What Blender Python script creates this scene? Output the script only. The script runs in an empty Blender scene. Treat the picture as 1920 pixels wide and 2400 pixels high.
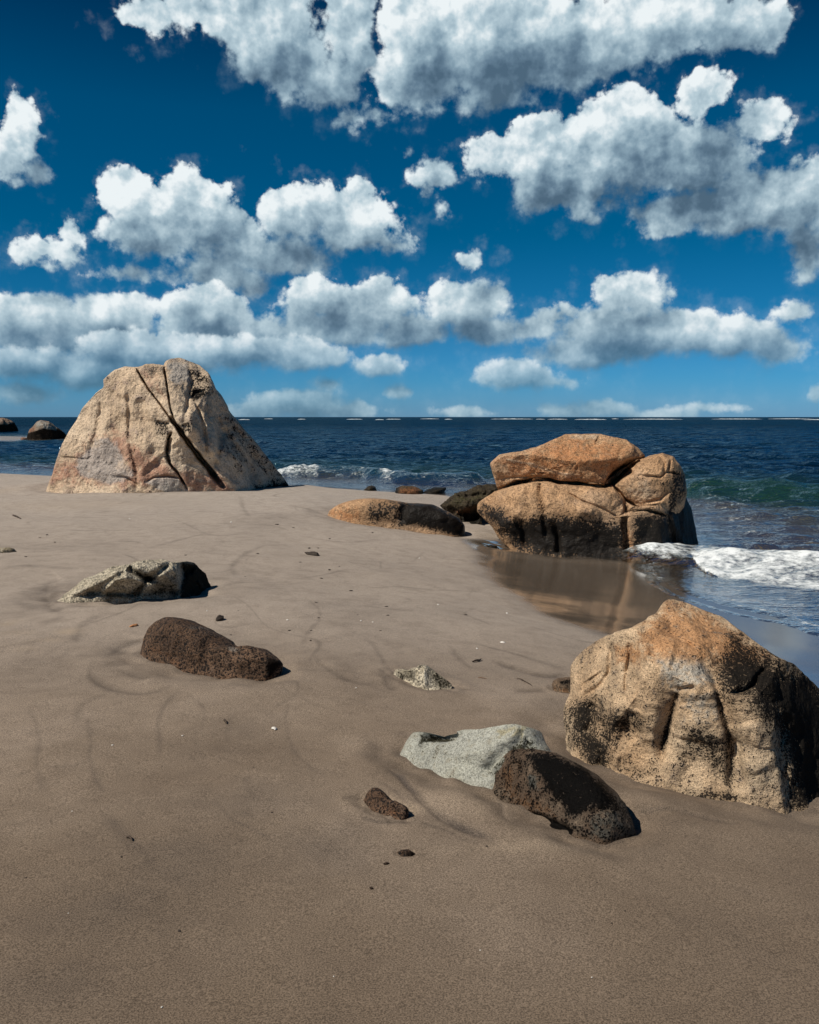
import bpy, bmesh, math, random
import numpy as np
from mathutils import Vector

# ------------------------------------------------------------------ camera, sky, sun, exposure
SC = bpy.context.scene
COL = SC.collection
CAM = np.array((0.0, 0.0, 1.6))
FPX = 1200 / math.tan(math.radians(30))          # focal length in pixels of the 1920x2400 frame
PITCH = math.atan((1200 - 977) / FPX)
FWD = np.array((0, math.cos(PITCH), -math.sin(PITCH)))
UPV = np.array((0, math.sin(PITCH), math.cos(PITCH)))
RGT = np.array((1.0, 0, 0))

cd = bpy.data.cameras.new('camera')
cd.sensor_fit = 'VERTICAL'; cd.sensor_height = 24; cd.lens = 12 / math.tan(math.radians(30))
cd.clip_start = 0.05; cd.clip_end = 30000
cam = bpy.data.objects.new('camera', cd); COL.objects.link(cam)
cam.location = CAM; cam.rotation_euler = (math.pi / 2 - PITCH, 0, 0)
SC.camera = cam

SUN_EL = math.radians(48); SUN_AZ = math.radians(121)   # azimuth to the left of the view direction
SUNV = np.array((-math.sin(SUN_AZ) * math.cos(SUN_EL), math.cos(SUN_AZ) * math.cos(SUN_EL), math.sin(SUN_EL)))
sl = bpy.data.lights.new('sun', 'SUN'); sl.energy = 4.6; sl.angle = math.radians(0.5); sl.color = (1, 0.93, 0.82)
so = bpy.data.objects.new('sun', sl); COL.objects.link(so); so.location = (-20, -10, 30)
so.rotation_euler = Vector(SUNV).to_track_quat('Z', 'Y').to_euler()
SC.view_settings.view_transform = 'Standard'; SC.view_settings.look = 'None'
SC.view_settings.exposure = 0; SC.view_settings.gamma = 1
SC.cycles.max_bounces = 6; SC.cycles.transparent_max_bounces = 8

def raydir(px, py):
    d = FWD + (px - 960) / FPX * RGT - (py - 1200) / FPX * UPV
    return d / np.linalg.norm(d)

def N(nt, t, **kw):
    n = nt.nodes.new(t)
    for k, v in kw.items(): setattr(n, k, v)
    return n
class G:
    """tiny node-graph writer"""
    def __init__(s, nt): s.nt = nt
    def put(s, sock, v):
        if isinstance(v, bpy.types.NodeSocket): s.nt.links.new(v, sock)
        elif v is not None: sock.default_value = v
    def math(s, op, a, b=None, c=None, clamp=False):
        n = N(s.nt, 'ShaderNodeMath', operation=op, use_clamp=clamp)
        for i, v in enumerate((a, b, c)): s.put(n.inputs[i], v)
        return n.outputs[0]
    def vec(s, op, a, b=None, c=None, scale=None):
        n = N(s.nt, 'ShaderNodeVectorMath', operation=op)
        for i, v in enumerate((a, b, c)):
            if v is not None: s.put(n.inputs[i], v)
        if scale is not None: s.put(n.inputs['Scale'], scale)
        return n.outputs['Value'] if op in ('LENGTH', 'DOT_PRODUCT', 'DISTANCE') else n.outputs[0]
    def noise(s, v, scale, detail=3, rough=0.55, typ='FBM', col=False, dist=0, lac=2.0):
        n = N(s.nt, 'ShaderNodeTexNoise', noise_type=typ)
        s.put(n.inputs['Vector'], v); s.put(n.inputs['Scale'], scale)
        n.inputs['Detail'].default_value = detail; n.inputs['Roughness'].default_value = rough
        n.inputs['Lacunarity'].default_value = lac
        n.inputs['Distortion'].default_value = dist
        return n.outputs['Color' if col else 'Fac']
    def voro(s, v, scale, feat='F1', detail=0, rough=.5, rand=1):
        n = N(s.nt, 'ShaderNodeTexVoronoi', feature=feat)
        s.put(n.inputs['Vector'], v); n.inputs['Scale'].default_value = scale
        n.inputs['Detail'].default_value = detail; n.inputs['Roughness'].default_value = rough
        n.inputs['Randomness'].default_value = rand
        return n.outputs['Distance']
    def ss(s, v, a, b, lo=0.0, hi=1.0):
        n = N(s.nt, 'ShaderNodeMapRange', interpolation_type='SMOOTHSTEP')
        s.put(n.inputs['Value'], v)
        for k, x in zip(('From Min', 'From Max', 'To Min', 'To Max'), (a, b, lo, hi)): s.put(n.inputs[k], x)
        return n.outputs[0]
    def mix(s, f, a, b, blend='MIX'):
        n = N(s.nt, 'ShaderNodeMix', data_type='RGBA', blend_type=blend)
        s.put(n.inputs[0], f)
        for i, v in ((6, a), (7, b)):
            s.put(n.inputs[i], (*v, 1) if isinstance(v, tuple) and len(v) == 3 else v)
        return n.outputs[2]
    def ramp(s, v, stops):
        n = N(s.nt, 'ShaderNodeValToRGB'); r = n.color_ramp
        while len(r.elements) < len(stops): r.elements.new(0.5)
        for e, (p, c) in zip(r.elements, stops):
            e.position = p; e.color = (*c, 1) if len(c) == 3 else c
        s.put(n.inputs[0], v); return n.outputs[0]

# ---- the sky: Nishita sky tinted as through a polariser, with fair-weather cumulus over the sea
CUMULUS = [  # three layers, far to near: x, y, rx, ry in a 1725-wide view, turned into azimuth and elevation below
 [(875,60,75,100),(885,165,105,78),(1050,80,200,130),(1050,195,90,50),(1200,95,200,110),(1400,45,180,95),(1540,55,105,75),(1600,45,55,50),
  (285,420,75,66),(400,415,85,65),(335,490,125,50),(470,475,90,60),(620,445,90,65),(745,470,95,68),(560,530,170,50),(480,575,110,42),(825,525,42,18),(275,575,55,13),
  (25,300,50,80),(68,365,34,30),(910,368,46,30),(940,430,14,11),(865,318,19,14),(880,345,14,8)],
 [(320,42,85,40),(430,22,115,50),(560,45,125,88),(620,130,115,80),(690,185,72,58),(735,45,55,95),(750,130,40,70),(748,258,34,28),(800,238,28,20),
  (1035,330,70,50),(1130,320,110,72),(1200,395,120,66),(1290,300,130,88),(1330,240,85,50),(1490,195,64,52),(1590,270,60,42),(1450,330,150,85),(1420,445,105,54),(1560,430,150,72),(1680,415,100,85),(1700,520,46,60),(1230,450,38,22),
  (105,525,56,30),(145,490,24,24),(95,560,30,13),(60,660,110,50),(230,670,105,58),(150,710,200,45),(420,650,85,52),(480,710,150,56),
  (680,630,85,46),(790,640,100,48),(720,690,150,42),(850,690,115,38),(980,640,100,46),(1015,690,82,30),(1130,690,52,22),(1180,660,26,12),
  (1330,620,80,42),(1295,690,105,52),(1240,740,120,34),(1400,705,150,50),(1530,715,130,42),(1640,740,52,20),(1670,655,31,26),(1000,545,24,20),(1190,645,13,8)],
 [(60,770,120,36),(180,790,120,36),(330,755,170,46),(520,740,130,34),(640,752,90,34),(60,830,70,22),(230,720,70,24),
  (800,770,45,22),(840,825,26,13),(690,808,26,12),(1085,790,82,32),(1165,805,38,10),
  (625,850,95,30),(560,868,60,15),(710,868,75,17),(970,872,40,10),(1185,866,45,14),(1270,860,52,17),(1390,872,50,9),(1500,858,28,5),(1715,825,12,13)]]
def azel(px, py):
    d = raydir(px, py)
    return math.degrees(math.atan2(d[0], d[1])), math.degrees(math.asin(d[2]))

world = bpy.data.worlds.new('World'); SC.world = world; world.use_nodes = True
wt = world.node_tree; wt.nodes.clear()

def cumulus_group(blobs):
    """signed distance in degrees to the rough outline of the cloud field"""
    gt = bpy.data.node_groups.new('cumulus_outline', 'ShaderNodeTree')
    gt.interface.new_socket('P', in_out='INPUT', socket_type='NodeSocketVector')
    gt.interface.new_socket('D', in_out='OUTPUT', socket_type='NodeSocketFloat')
    gi = gt.nodes.new('NodeGroupInput'); go = gt.nodes.new('NodeGroupOutput'); g = G(gt)
    acc = None
    k = 1920 / 1725
    for x, y, rx, ry in blobs:
        x, y, rx, ry = x * k, y * k, rx * k, ry * k
        a, e = azel(x, y)
        ra = abs(azel(x + rx, y)[0] - azel(x - rx, y)[0]) / 2
        re = abs(azel(x, y + ry)[1] - azel(x, y - ry)[1]) / 2
        v = g.vec('MULTIPLY_ADD', gi.outputs[0], (1 / ra, 1 / re, 0), (-a / ra, -e / re, 0))
        m = min(ra, re) * 1.0
        sd = g.math('MULTIPLY_ADD', g.vec('LENGTH', v), -m, m)
        acc = sd if acc is None else g.math('SMOOTH_MAX', acc, sd, 0.55)
    gt.links.new(acc, go.inputs[0])
    return gt

def build_sky():
    g = G(wt)
    tc = N(wt, 'ShaderNodeTexCoord')
    d = g.vec('NORMALIZE', tc.outputs['Generated'])
    sp = N(wt, 'ShaderNodeSeparateXYZ'); wt.links.new(d, sp.inputs[0])
    az = g.math('MULTIPLY', g.math('ARCTAN2', sp.outputs[0], sp.outputs[1]), 57.29578)
    el = g.math('MULTIPLY', g.math('ARCSINE', sp.outputs[2]), 57.29578)
    cb = N(wt, 'ShaderNodeCombineXYZ'); wt.links.new(az, cb.inputs[0]); wt.links.new(el, cb.inputs[1])
    P = cb.outputs[0]
    # clouds get smaller towards the horizon: noise scale grows there
    near = g.ss(el, 0.0, 14.0, 0.0, 1.0)
    w = g.vec('SUBTRACT', g.noise(d, 13.0, 6, 0.60, col=True), (.5, .5, .5))
    P2 = g.vec('ADD', P, g.vec('SCALE', w, scale=g.math('MULTIPLY_ADD', near, 1.6, 1.0)))
    def puff(d):
        f = g.noise(d, 42, 8, 0.60)
        v = g.voro(d, 30, 'F1', 3, .55)
        return g.math('ADD', g.math('MULTIPLY_ADD', f, 3.2, -1.6), g.math('MULTIPLY_ADD', v, -1.2, 0.65))
    amp = g.math('MULTIPLY_ADD', near, 0.55, 0.36)
    n0 = g.math('MULTIPLY', puff(d), amp)
    n1 = g.math('MULTIPLY', puff(g.vec('ADD', d, (-0.007, 0, 0.009))), amp)   # a step towards the sun
    b0 = g.noise(d, 22, 4, .55); b1 = g.noise(g.vec('ADD', d, (-0.012, 0, 0.015)), 22, 4, .55)    # broad billows
    relief = g.math('ADD', g.math('MULTIPLY_ADD', g.math('SUBTRACT', n0, n1), 0.22, 0.925), g.math('MULTIPLY', g.math('SUBTRACT', b0, b1), 1.15))
    broad = g.math('MULTIPLY_ADD', g.noise(d, 9, 3, .5), 3.4, -1.7)
    Pup = g.vec('ADD', P2, g.vec('SCALE', (-1.0, 2.7, 0), scale=g.math('MULTIPLY_ADD', near, 0.65, 0.35)))
    inv = g.math('DIVIDE', 1.0, g.math('MULTIPLY_ADD', near, 0.55, 0.45))
    def layer(blobs, bias, shade):
        CG = cumulus_group(blobs)
        a = N(wt, 'ShaderNodeGroup'); a.node_tree = CG; wt.links.new(P2, a.inputs[0]); S = a.outputs[0]
        b = N(wt, 'ShaderNodeGroup'); b.node_tree = CG; wt.links.new(Pup, b.inputs[0])
        den = g.math('ADD', g.math('MULTIPLY_ADD', S, 1.5, n0), bias)
        thick = g.ss(g.math('MULTIPLY_ADD', b.outputs[0], inv, broad), -2.1, 2.3)
        lit = g.math('SUBTRACT', relief, g.math('MULTIPLY_ADD', thick, 0.76, shade), clamp=True)
        col = g.ramp(lit, [(0.0, (.075, .135, .20)), (0.20, (.125, .205, .285)), (0.46, (.25, .365, .45)), (0.74, (.47, .60, .67)), (1.0, (.84, .90, .92))])
        thin = g.ss(g.math('MULTIPLY_ADD', n0, 1.6, S), -1.6, 1.6, 0.0, 0.34)
        return col, g.math('MAXIMUM', g.ss(den, -0.10, g.math('MULTIPLY_ADD', thick, 0.75, 0.42)), thin)
    layers = [layer(b, k, h) for b, k, h in zip(CUMULUS, (0.80, 0.70, 0.6), (.0, .03, .13))]
    # distance haze on low clouds
    low = g.ss(el, 0.0, 7.0, 0.42, 0.0)
    sky = N(wt, 'ShaderNodeTexSky', sky_type='NISHITA', sun_disc=False)
    sky.sun_elevation = SUN_EL; sky.sun_rotation = -SUN_AZ
    sky.air_density = 1.0; sky.dust_density = 0.3; sky.ozone_density = 3.0
    tint = g.ramp(g.math('DIVIDE', el, 40.0, clamp=True), [(0.0, (.21, .50, 1.02)), (0.06, (.11, .44, .86)), (0.16, (.03, .33, .58)), (0.28, (.0, .285, .45)), (0.45, (.0, .27, .41)), (0.62, (.0, .115, .215)), (1, (.0, .20, .34))])
    blue = g.mix(1.0, sky.outputs[0], tint, 'MULTIPLY')
    haze = g.mix(1.0, blue, (1.25, 1.15, 1.05), 'MULTIPLY')
    up0 = g.ss(el, -0.3, 0.05)
    out = blue
    for col, alpha in layers:
        cl = g.mix(low, g.mix(1.0, col, (10, 10, 10), 'MULTIPLY'), haze)
        out = g.mix(g.math('MULTIPLY', alpha, up0), out, cl)
    bg = N(wt, 'ShaderNodeBackground'); bg.inputs['Strength'].default_value = 0.10
    wt.links.new(out, bg.inputs['Color'])
    wo = N(wt, 'ShaderNodeOutputWorld'); wt.links.new(bg.outputs[0], wo.inputs[0])
    world.cycles.sampling_method = 'MANUAL'; world.cycles.sample_map_resolution = 512
build_sky()

# ------------------------------------------------------------------ helpers
def tag(o, label=None, cat=None, group=None, kind=None):
    for k, v in (('label', label), ('category', cat), ('group', group), ('kind', kind)):
        if v: o[k] = v
    return o

_rng = np.random.default_rng(7)
_PERM = np.concatenate([_rng.permutation(256)] * 3)
_GRAD = _rng.normal(size=(256, 3)); _GRAD /= np.linalg.norm(_GRAD, axis=1)[:, None]
def perlin(p):
    p = np.asarray(p, float); i = np.floor(p).astype(int); f = p - i; i &= 255
    u = f * f * f * (f * (f * 6 - 15) + 10)
    r = 0
    for dx in (0, 1):
        for dy in (0, 1):
            for dz in (0, 1):
                h = _PERM[_PERM[_PERM[i[:, 0] + dx] + i[:, 1] + dy] + i[:, 2] + dz]
                g = _GRAD[h]
                dot = g[:, 0] * (f[:, 0] - dx) + g[:, 1] * (f[:, 1] - dy) + g[:, 2] * (f[:, 2] - dz)
                w = (u[:, 0] if dx else 1 - u[:, 0]) * (u[:, 1] if dy else 1 - u[:, 1]) * (u[:, 2] if dz else 1 - u[:, 2])
                r = r + w * dot
    return r * 1.6
def perlin2(x, y, seed=0):
    i = np.floor(x).astype(np.int32); j = np.floor(y).astype(np.int32); fx = x - i; fy = y - j; i &= 255; j &= 255
    u = fx * fx * (3 - 2 * fx); v = fy * fy * (3 - 2 * fy); r = 0
    for dx in (0, 1):
        for dy in (0, 1):
            h = _PERM[_PERM[i + dx + seed] + j + dy]
            r = r + (_GRAD[h, 0] * (fx - dx) + _GRAD[h, 1] * (fy - dy)) * (u if dx else 1 - u) * (v if dy else 1 - v)
    return r * 1.8
def fbm(p, octaves=4, gain=.5, ridged=False, seed=0):
    p = np.asarray(p, float) + seed * 17.31; a = 1; s = 0; t = 0
    for k in range(octaves):
        n = perlin(p * 2.0 ** k + k * 5.2)
        s = s + a * ((1 - 2 * np.abs(n)) if ridged else n); t += a; a *= gain
    return s / t
def sstep(x, a, b):
    t = np.clip((x - a) / (b - a), 0, 1); return t * t * (3 - 2 * t)
def polydist(P, poly, closed=False):
    """distance of 2D points to a polyline, and the parameter along it (0..1)"""
    poly = np.asarray(poly, float); n = len(poly) if closed else len(poly) - 1
    best = np.full(len(P), 1e9); par = np.zeros(len(P)); side = np.zeros(len(P))
    for k in range(n):
        a = poly[k]; b = poly[(k + 1) % len(poly)]; ab = b - a; L = ab @ ab + 1e-12
        t = np.clip(((P - a) @ ab) / L, 0, 1); q = P - a - t[:, None] * ab
        d = np.hypot(q[:, 0], q[:, 1]); m = d < best
        best[m] = d[m]; par[m] = (k + t[m]) / n
        side[m] = np.sign(ab[0] * q[m, 1] - ab[1] * q[m, 0])
    return best, par, side
def inside(P, poly):
    poly = np.asarray(poly, float); r = np.zeros(len(P), bool); j = len(poly) - 1
    for i in range(len(poly)):
        yi, yj = poly[i, 1], poly[j, 1]
        if yi != yj:
            r ^= ((yi > P[:, 1]) != (yj > P[:, 1])) & (P[:, 0] < (poly[j, 0] - poly[i, 0]) * (P[:, 1] - yi) / (yj - yi) + poly[i, 0])
        j = i
    return r
def polymask(P, poly, soft):
    d, _, _ = polydist(P, poly, True)
    return sstep(np.where(inside(P, poly), d, -d), -soft, soft)
def curve(pts, n=8):
    """Catmull-Rom through the points"""
    p = np.asarray(pts, float); p = np.vstack([2 * p[0] - p[1], p, 2 * p[-1] - p[-2]]); out = []
    for k in range(1, len(p) - 2):
        for t in np.arange(n) / n:
            out.append(.5 * ((2 * p[k]) + (p[k + 1] - p[k - 1]) * t + (2 * p[k - 1] - 5 * p[k] + 4 * p[k + 1] - p[k + 2]) * t * t + (3 * p[k] - p[k - 1] - 3 * p[k + 1] + p[k + 2]) * t ** 3))
    out.append(p[-2]); return np.array(out)

def crop(pts, x0, y0, s): return [(x0 + x / s, y0 + y / s) for x, y in pts]
def cA(*p): return crop(p, 0, 820, 2.15625)
def cB(*p): return crop(p, 700, 980, 1.41393)
def cC(*p): return crop(p, 1220, 1380, 2.46429)
def cD(*p): return crop(p, 820, 1660, 2.46429)
def cE(*p): return crop(p, 80, 1280, 2.69531)
def cF(*p): return crop(p, 1380, 1120, 3.19444)
def cG(*p): return crop(p, 660, 1080, 2.97414)
def cH(*p): return crop(p, 880, 1500, 3.31731)
def cJ(*p): return crop(p, 400, 1140, 2.15625)
def cK(*p): return crop(p, 0, 950, 7.84091)

def mesh_obj(name, V, F, mat, parent=None, attrs=None, smooth=True, loc=(0, 0, 0)):
    me = bpy.data.meshes.new(name); V = np.asarray(V, np.float32); F = np.asarray(F, np.int32)
    me.vertices.add(len(V)); me.vertices.foreach_set('co', V.ravel())
    k = F.shape[1]
    me.loops.add(F.size); me.loops.foreach_set('vertex_index', F.ravel())
    me.polygons.add(len(F)); me.polygons.foreach_set('loop_start', np.arange(0, F.size, k, dtype=np.int32))
    me.polygons.foreach_set('use_smooth', np.full(len(F), smooth, bool))
    me.update(calc_edges=True); me.validate()
    for an, arr in (attrs or {}).items():
        a = me.attributes.new(an, 'FLOAT_COLOR', 'POINT'); c = np.ones((len(V), 4), np.float32); c[:, :arr.shape[1]] = arr
        a.data.foreach_set('color', c.ravel())
    me.materials.append(mat)
    o = bpy.data.objects.new(name, me); COL.objects.link(o); o.location = loc
    if parent: o.parent = parent
    return o

# ------------------------------------------------------------------ lie of the land
SEA = -0.5
SHORE = curve([(40, -60), (22, -20), (12, -3), (8, 2.5), (5.8, 5.2), (4.75, 7.4), (4.05, 9.0), (3.5, 10.6), (3.1, 12.2), (3.2, 13.8), (3.7, 17), (3.3, 20.6), (1.4, 24), (-2, 26.4), (-6, 28.6), (-13, 31.8), (-26, 37), (-60, 46)], 4)
SHORE = np.vstack([SHORE, [(-200, 70), (-4000, 300)]])
LAND = np.vstack([SHORE, [(-4000, -4000), (40, -4000)]])
def shore_exact(XY):
    d, _, _ = polydist(XY, SHORE); return np.where(inside(XY, LAND), d, -d)
_gx = np.arange(-70, 30.1, .2); _gy = np.arange(-12, 70.1, .2)
_SD = shore_exact(np.stack(np.meshgrid(_gx, _gy), -1).reshape(-1, 2)).reshape(len(_gy), len(_gx))
def shore_dist(XY):
    XY = np.asarray(XY, float); out = np.empty(len(XY))
    fx = (XY[:, 0] + 70) / .2; fy = (XY[:, 1] + 12) / .2
    ok = (fx >= 0) & (fx < len(_gx) - 1) & (fy >= 0) & (fy < len(_gy) - 1)
    i = fx[ok].astype(int); j = fy[ok].astype(int); u = fx[ok] - i; v = fy[ok] - j
    out[ok] = (_SD[j, i] * (1 - u) + _SD[j, i + 1] * u) * (1 - v) + (_SD[j + 1, i] * (1 - u) + _SD[j + 1, i + 1] * u) * v
    if (~ok).any(): out[~ok] = shore_exact(XY[~ok])
    return out
def ground(XY, d=None):
    XY = np.asarray(XY, float)
    if d is None: d = shore_dist(XY)
    z = np.where(d > 0, 0.03 * np.minimum(d, 4) + 0.38 * sstep(d, 0.9, 6.0), 0.09 * d)
    z = SEA + np.maximum(z, -3.0)
    P = np.c_[XY, np.zeros(len(XY))]
    fade = sstep(d, 0.6, 3.5)
    z = z + fade * (0.045 * perlin(P * 0.45 + 3.3) + 0.016 * perlin(P * 1.3 + 9.1))
    # a low sand spit far off to the left, between the rocks standing in the water
    sp = np.hypot((XY[:, 0] + 41) / 6.0, (XY[:, 1] - 84) / 9.0)
    return np.maximum(z, SEA + 0.28 * (1 - sp ** 2))
_T = np.geomspace(1.2, 140, 420)
def at(px, py, hfun=None):
    d = raydir(px, py); P = CAM + _T[:, None] * d
    below = P[:, 2] < ground(P[:, :2])
    k = int(np.argmax(below)) if below.any() else len(_T) - 1
    a, b = _T[max(k - 1, 0)], _T[k]
    for _ in range(16):
        m = (a + b) / 2; p = CAM + m * d
        if p[2] < ground(p[None, :2])[0]: b = m
        else: a = m
    return CAM + b * d
def on_water(px, py):
    d = raydir(px, py); return CAM + (SEA - CAM[2]) / d[2] * d
def project(P):
    q = P - CAM; z = q @ FWD
    return np.c_[960 + FPX * (q @ RGT) / z, 1200 - FPX * (q @ UPV) / z]

# ------------------------------------------------------------------ rock materials
def rock_mat(name, base, speck=45, contrast=.6, dark=(.012, .011, .010), warm=(.36, .17, .09), pale=(.42, .40, .35), patch=1.2, bump=.5, rough=.85, mott=.25, coarse=None, wetdark=False, dense=1.0, glint=.20):
    m = bpy.data.materials.new(name); m.use_nodes = True; nt = m.node_tree; nt.nodes.clear(); g = G(nt)
    tc = N(nt, 'ShaderNodeTexCoord').outputs['Object']
    at_ = N(nt, 'ShaderNodeAttribute', attribute_name='stain_shade')
    sep = N(nt, 'ShaderNodeSeparateColor'); nt.links.new(at_.outputs['Color'], sep.inputs[0])
    big = g.noise(tc, patch, 5, .6); mid = g.noise(tc, patch * 5, 5, .65)
    fine = g.noise(tc, speck, 3, .7)
    c0, c1, c2 = base
    col = g.ramp(big, [(.30, c0), (.5, c1), (.70, c2)])
    col = g.mix(g.ss(mid, .35, .7, 0, mott), col, tuple(x * .45 for x in c1))
    fine2 = g.noise(tc, speck * .3, 4, .65)
    wn = g.math('ADD', g.math('MULTIPLY_ADD', mid, 2.2, -1.1), g.math('MULTIPLY_ADD', fine2, 2.0, -1.0))
    col = g.mix(g.ss(g.math('ADD', sep.outputs[1], wn), .10, .95, 0, .80), col, warm)
    col = g.mix(g.ss(g.math('ADD', sep.outputs[2], wn), .10, .95, 0, .80), col, pale)
    # mineral grain
    k = g.math('MULTIPLY', g.ss(fine, .40, .60, 1 - contrast, 1 + contrast * .32), g.ss(fine2, .36, .64, 1 - contrast * .45, 1 + contrast * .25))
    kk = N(nt, 'ShaderNodeCombineColor')
    for i in range(3): nt.links.new(k, kk.inputs[i])
    col = g.mix(1.0, col, kk.outputs[0], 'MULTIPLY')
    # black lichen, algae and painted-in shade, breaking up into grains at the edge
    dk = g.math('ADD', g.math('MULTIPLY', sep.outputs[0], dense), g.math('ADD', g.math('MULTIPLY_ADD', fine, 3.6, -1.8), g.math('ADD', g.math('MULTIPLY_ADD', fine2, 1.7, -.85), g.math('MULTIPLY_ADD', mid, 1.1, -.55))))
    dmask = g.ss(dk, .28, .80, 0, .99)
    col = g.mix(dmask, col, dark)
    b = N(nt, 'ShaderNodeBsdfPrincipled')
    nt.links.new(col, b.inputs['Base Color'])
    nt.links.new(g.math('MULTIPLY_ADD', dmask, -.42 if wetdark else -.0, rough), b.inputs['Roughness'])
    nt.links.new(g.math('MULTIPLY_ADD', dmask, -.28 if not wetdark else -glint, .30), b.inputs['Specular IOR Level'])
    h = g.math('ADD', g.math('MULTIPLY', fine, .45 / speck), g.math('ADD', g.math('MULTIPLY', fine2, 1.6 / speck), g.math('MULTIPLY', mid, .05 / patch)))
    bp = N(nt, 'ShaderNodeBump'); bp.inputs['Strength'].default_value = min(1, bump * 1.4); bp.inputs['Distance'].default_value = 1
    nt.links.new(h, bp.inputs['Height']); nt.links.new(bp.outputs[0], b.inputs['Normal'])
    o = N(nt, 'ShaderNodeOutputMaterial'); nt.links.new(b.outputs[0], o.inputs[0])
    return m

# ------------------------------------------------------------------ rock bodies
_ICO = {}
def ico(n):
    if n not in _ICO:
        bm = bmesh.new(); bmesh.ops.create_icosphere(bm, subdivisions=n, radius=1)
        V = np.array([v.co[:] for v in bm.verts]); F = np.array([[v.index for v in f.verts] for f in bm.faces]); bm.free()
        _ICO[n] = V, F
    return _ICO[n]
def vnormals(V, F):
    a, b, c = V[F[:, 0]], V[F[:, 1]], V[F[:, 2]]
    fn = np.cross(b - a, c - a); n = np.zeros_like(V)
    for k in range(3):
        for j in range(3): n[:, j] += np.bincount(F[:, k], fn[:, j], len(V))
    return n / (np.linalg.norm(n, axis=1)[:, None] + 1e-12)

FOOT = []      # footprints for the hollows the wind and water scour round each rock
def rock(name, mat, outline, base, front, back, res=7, sink=.25, pw=.9, qw=.8, cuts=(), creases=(), stains_shade=(), rough=.03, freq=2.2, octs=5, seed=1, smooth_outline=2, parent=None, bulge=(0, 0), origin=None, depth=None, lean=0.0, ground_fn=None, facet=0, scour=True, ridge=0.0, warp=0.0, foot=.85, line=None, bend=0.0):
    """A boulder whose outline was measured in the photograph: it stands where its foot touches the ground and has its own thickness front and back."""
    G0 = np.array(base, float) if len(base) == 3 else (ground_fn or at)(*base)
    hv = np.array((G0[0], G0[1], 0)); hv /= np.linalg.norm(hv)
    P0 = G0 + hv * front * .95 if depth is None else G0 + hv * depth
    ol = np.asarray(outline, float)
    cx, cy = (ol.min(0) + ol.max(0)) / 2
    n = raydir(cx, cy); r = np.cross(n, (0, 0, 1)); r /= np.linalg.norm(r)
    if line:                        # the foot runs obliquely away from us: turn the body to lie along it
        GL, GR = at(*line[0]), at(*line[1]); r = (GR - GL) / np.linalg.norm(GR - GL)
        n = n - (n @ r) * r; n /= np.linalg.norm(n); P0 = (GL + GR) / 2 + n * front * .55
    u = np.cross(r, n)
    def plane(px, py):
        d = raydir(px, py); t = ((P0 - CAM) @ n) / (d @ n); q = CAM + t * d - P0
        return q @ r, q @ u
    L = np.array([plane(*p) for p in ol])
    # the buried part: lower the underside of the outline
    hgt = L[:, 1].max() - L[:, 1].min(); lo = L[:, 1].min()
    mid_x = (L[:, 0].min() + L[:, 0].max()) / 2; hw = (L[:, 0].max() - L[:, 0].min()) / 2
    xs = np.linspace(L[:, 0].min(), L[:, 0].max(), 81)[1:-1]; yu = np.full(79, -1e9); yl = np.full(79, 1e9)
    for k in range(len(L)):
        a, b = L[k], L[(k + 1) % len(L)]
        if abs(a[0] - b[0]) < 1e-9: continue
        t = (xs - a[0]) / (b[0] - a[0]); ok = (t >= 0) & (t <= 1); yy = a[1] + t * (b[1] - a[1])
        yu[ok] = np.maximum(yu[ok], yy[ok]); yl[ok] = np.minimum(yl[ok], yy[ok])
    Yu = np.interp(L[:, 0], xs, yu); Yl = np.interp(L[:, 0], xs, yl)
    low = np.maximum(1 - sstep((L[:, 1] - Yl) / np.maximum(Yu - Yl, .12 * hgt), .0, .5), 1 - sstep(L[:, 1], lo, lo + .35 * hgt)) if line else 1 - sstep(L[:, 1], lo, lo + .45 * hgt)
    L[:, 1] -= sink * hgt * low
    C = np.array((mid_x, (L[:, 1].min() + L[:, 1].max()) / 2))
    # radius of the outline in every direction
    M = 720; th = np.arange(M) / M * 2 * math.pi - math.pi
    R = np.full(M, 1e-3)
    D2 = np.c_[np.cos(th), np.sin(th)]
    for k in range(len(L)):
        a = L[k] - C; b = L[(k + 1) % len(L)] - C; e = b - a
        den = D2[:, 0] * e[1] - D2[:, 1] * e[0]
        with np.errstate(divide='ignore', invalid='ignore'):
            t = (a[0] * e[1] - a[1] * e[0]) / den; s = (a[0] * D2[:, 1] - a[1] * D2[:, 0]) / den
        ok = (t > 0) & (s >= -1e-6) & (s <= 1 + 1e-6) & (np.abs(den) > 1e-9)
        R[ok] = np.maximum(R[ok], t[ok])
    ker = np.exp(-.5 * (np.arange(-12, 13) / smooth_outline) ** 2); ker /= ker.sum()
    R = np.convolve(np.r_[R[-12:], R, R[:12]], ker, 'valid')
    V, F = ico(res)
    ang = np.arctan2(V[:, 1], V[:, 0]); s = np.hypot(V[:, 0], V[:, 1]); c = V[:, 2]
    Rv = np.interp((ang + math.pi) / (2 * math.pi) * M, np.arange(M + 1), np.r_[R, R[0]])
    x = C[0] + np.cos(ang) * Rv * s ** pw; y = C[1] + np.sin(ang) * Rv * s ** pw
    T = np.where(c > 0, back, front)
    zz = np.sign(c) * T * np.abs(c) ** qw
    # the lower half flares down into the ground instead of tucking under
    half = C[1] - L[:, 1].min(); lowr = sstep((C[1] + .25 * half - y) / (1.25 * half), 0, .7)
    xn = np.clip((x - C[0]) / hw, -1, 1)
    zt = np.sign(c) * T * np.maximum(1 - xn ** 2, 0) ** .42 * np.clip(np.abs(c) * 4, 0, 1)
    zz = zz + (np.where(np.abs(zt) > np.abs(zz), zt, zz) - zz) * lowr * foot
    yn = np.maximum((y - C[1]) / (hgt * .6), -.15)
    zz = zz + bend * np.maximum(xn - .1, 0) ** 1.3
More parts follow.
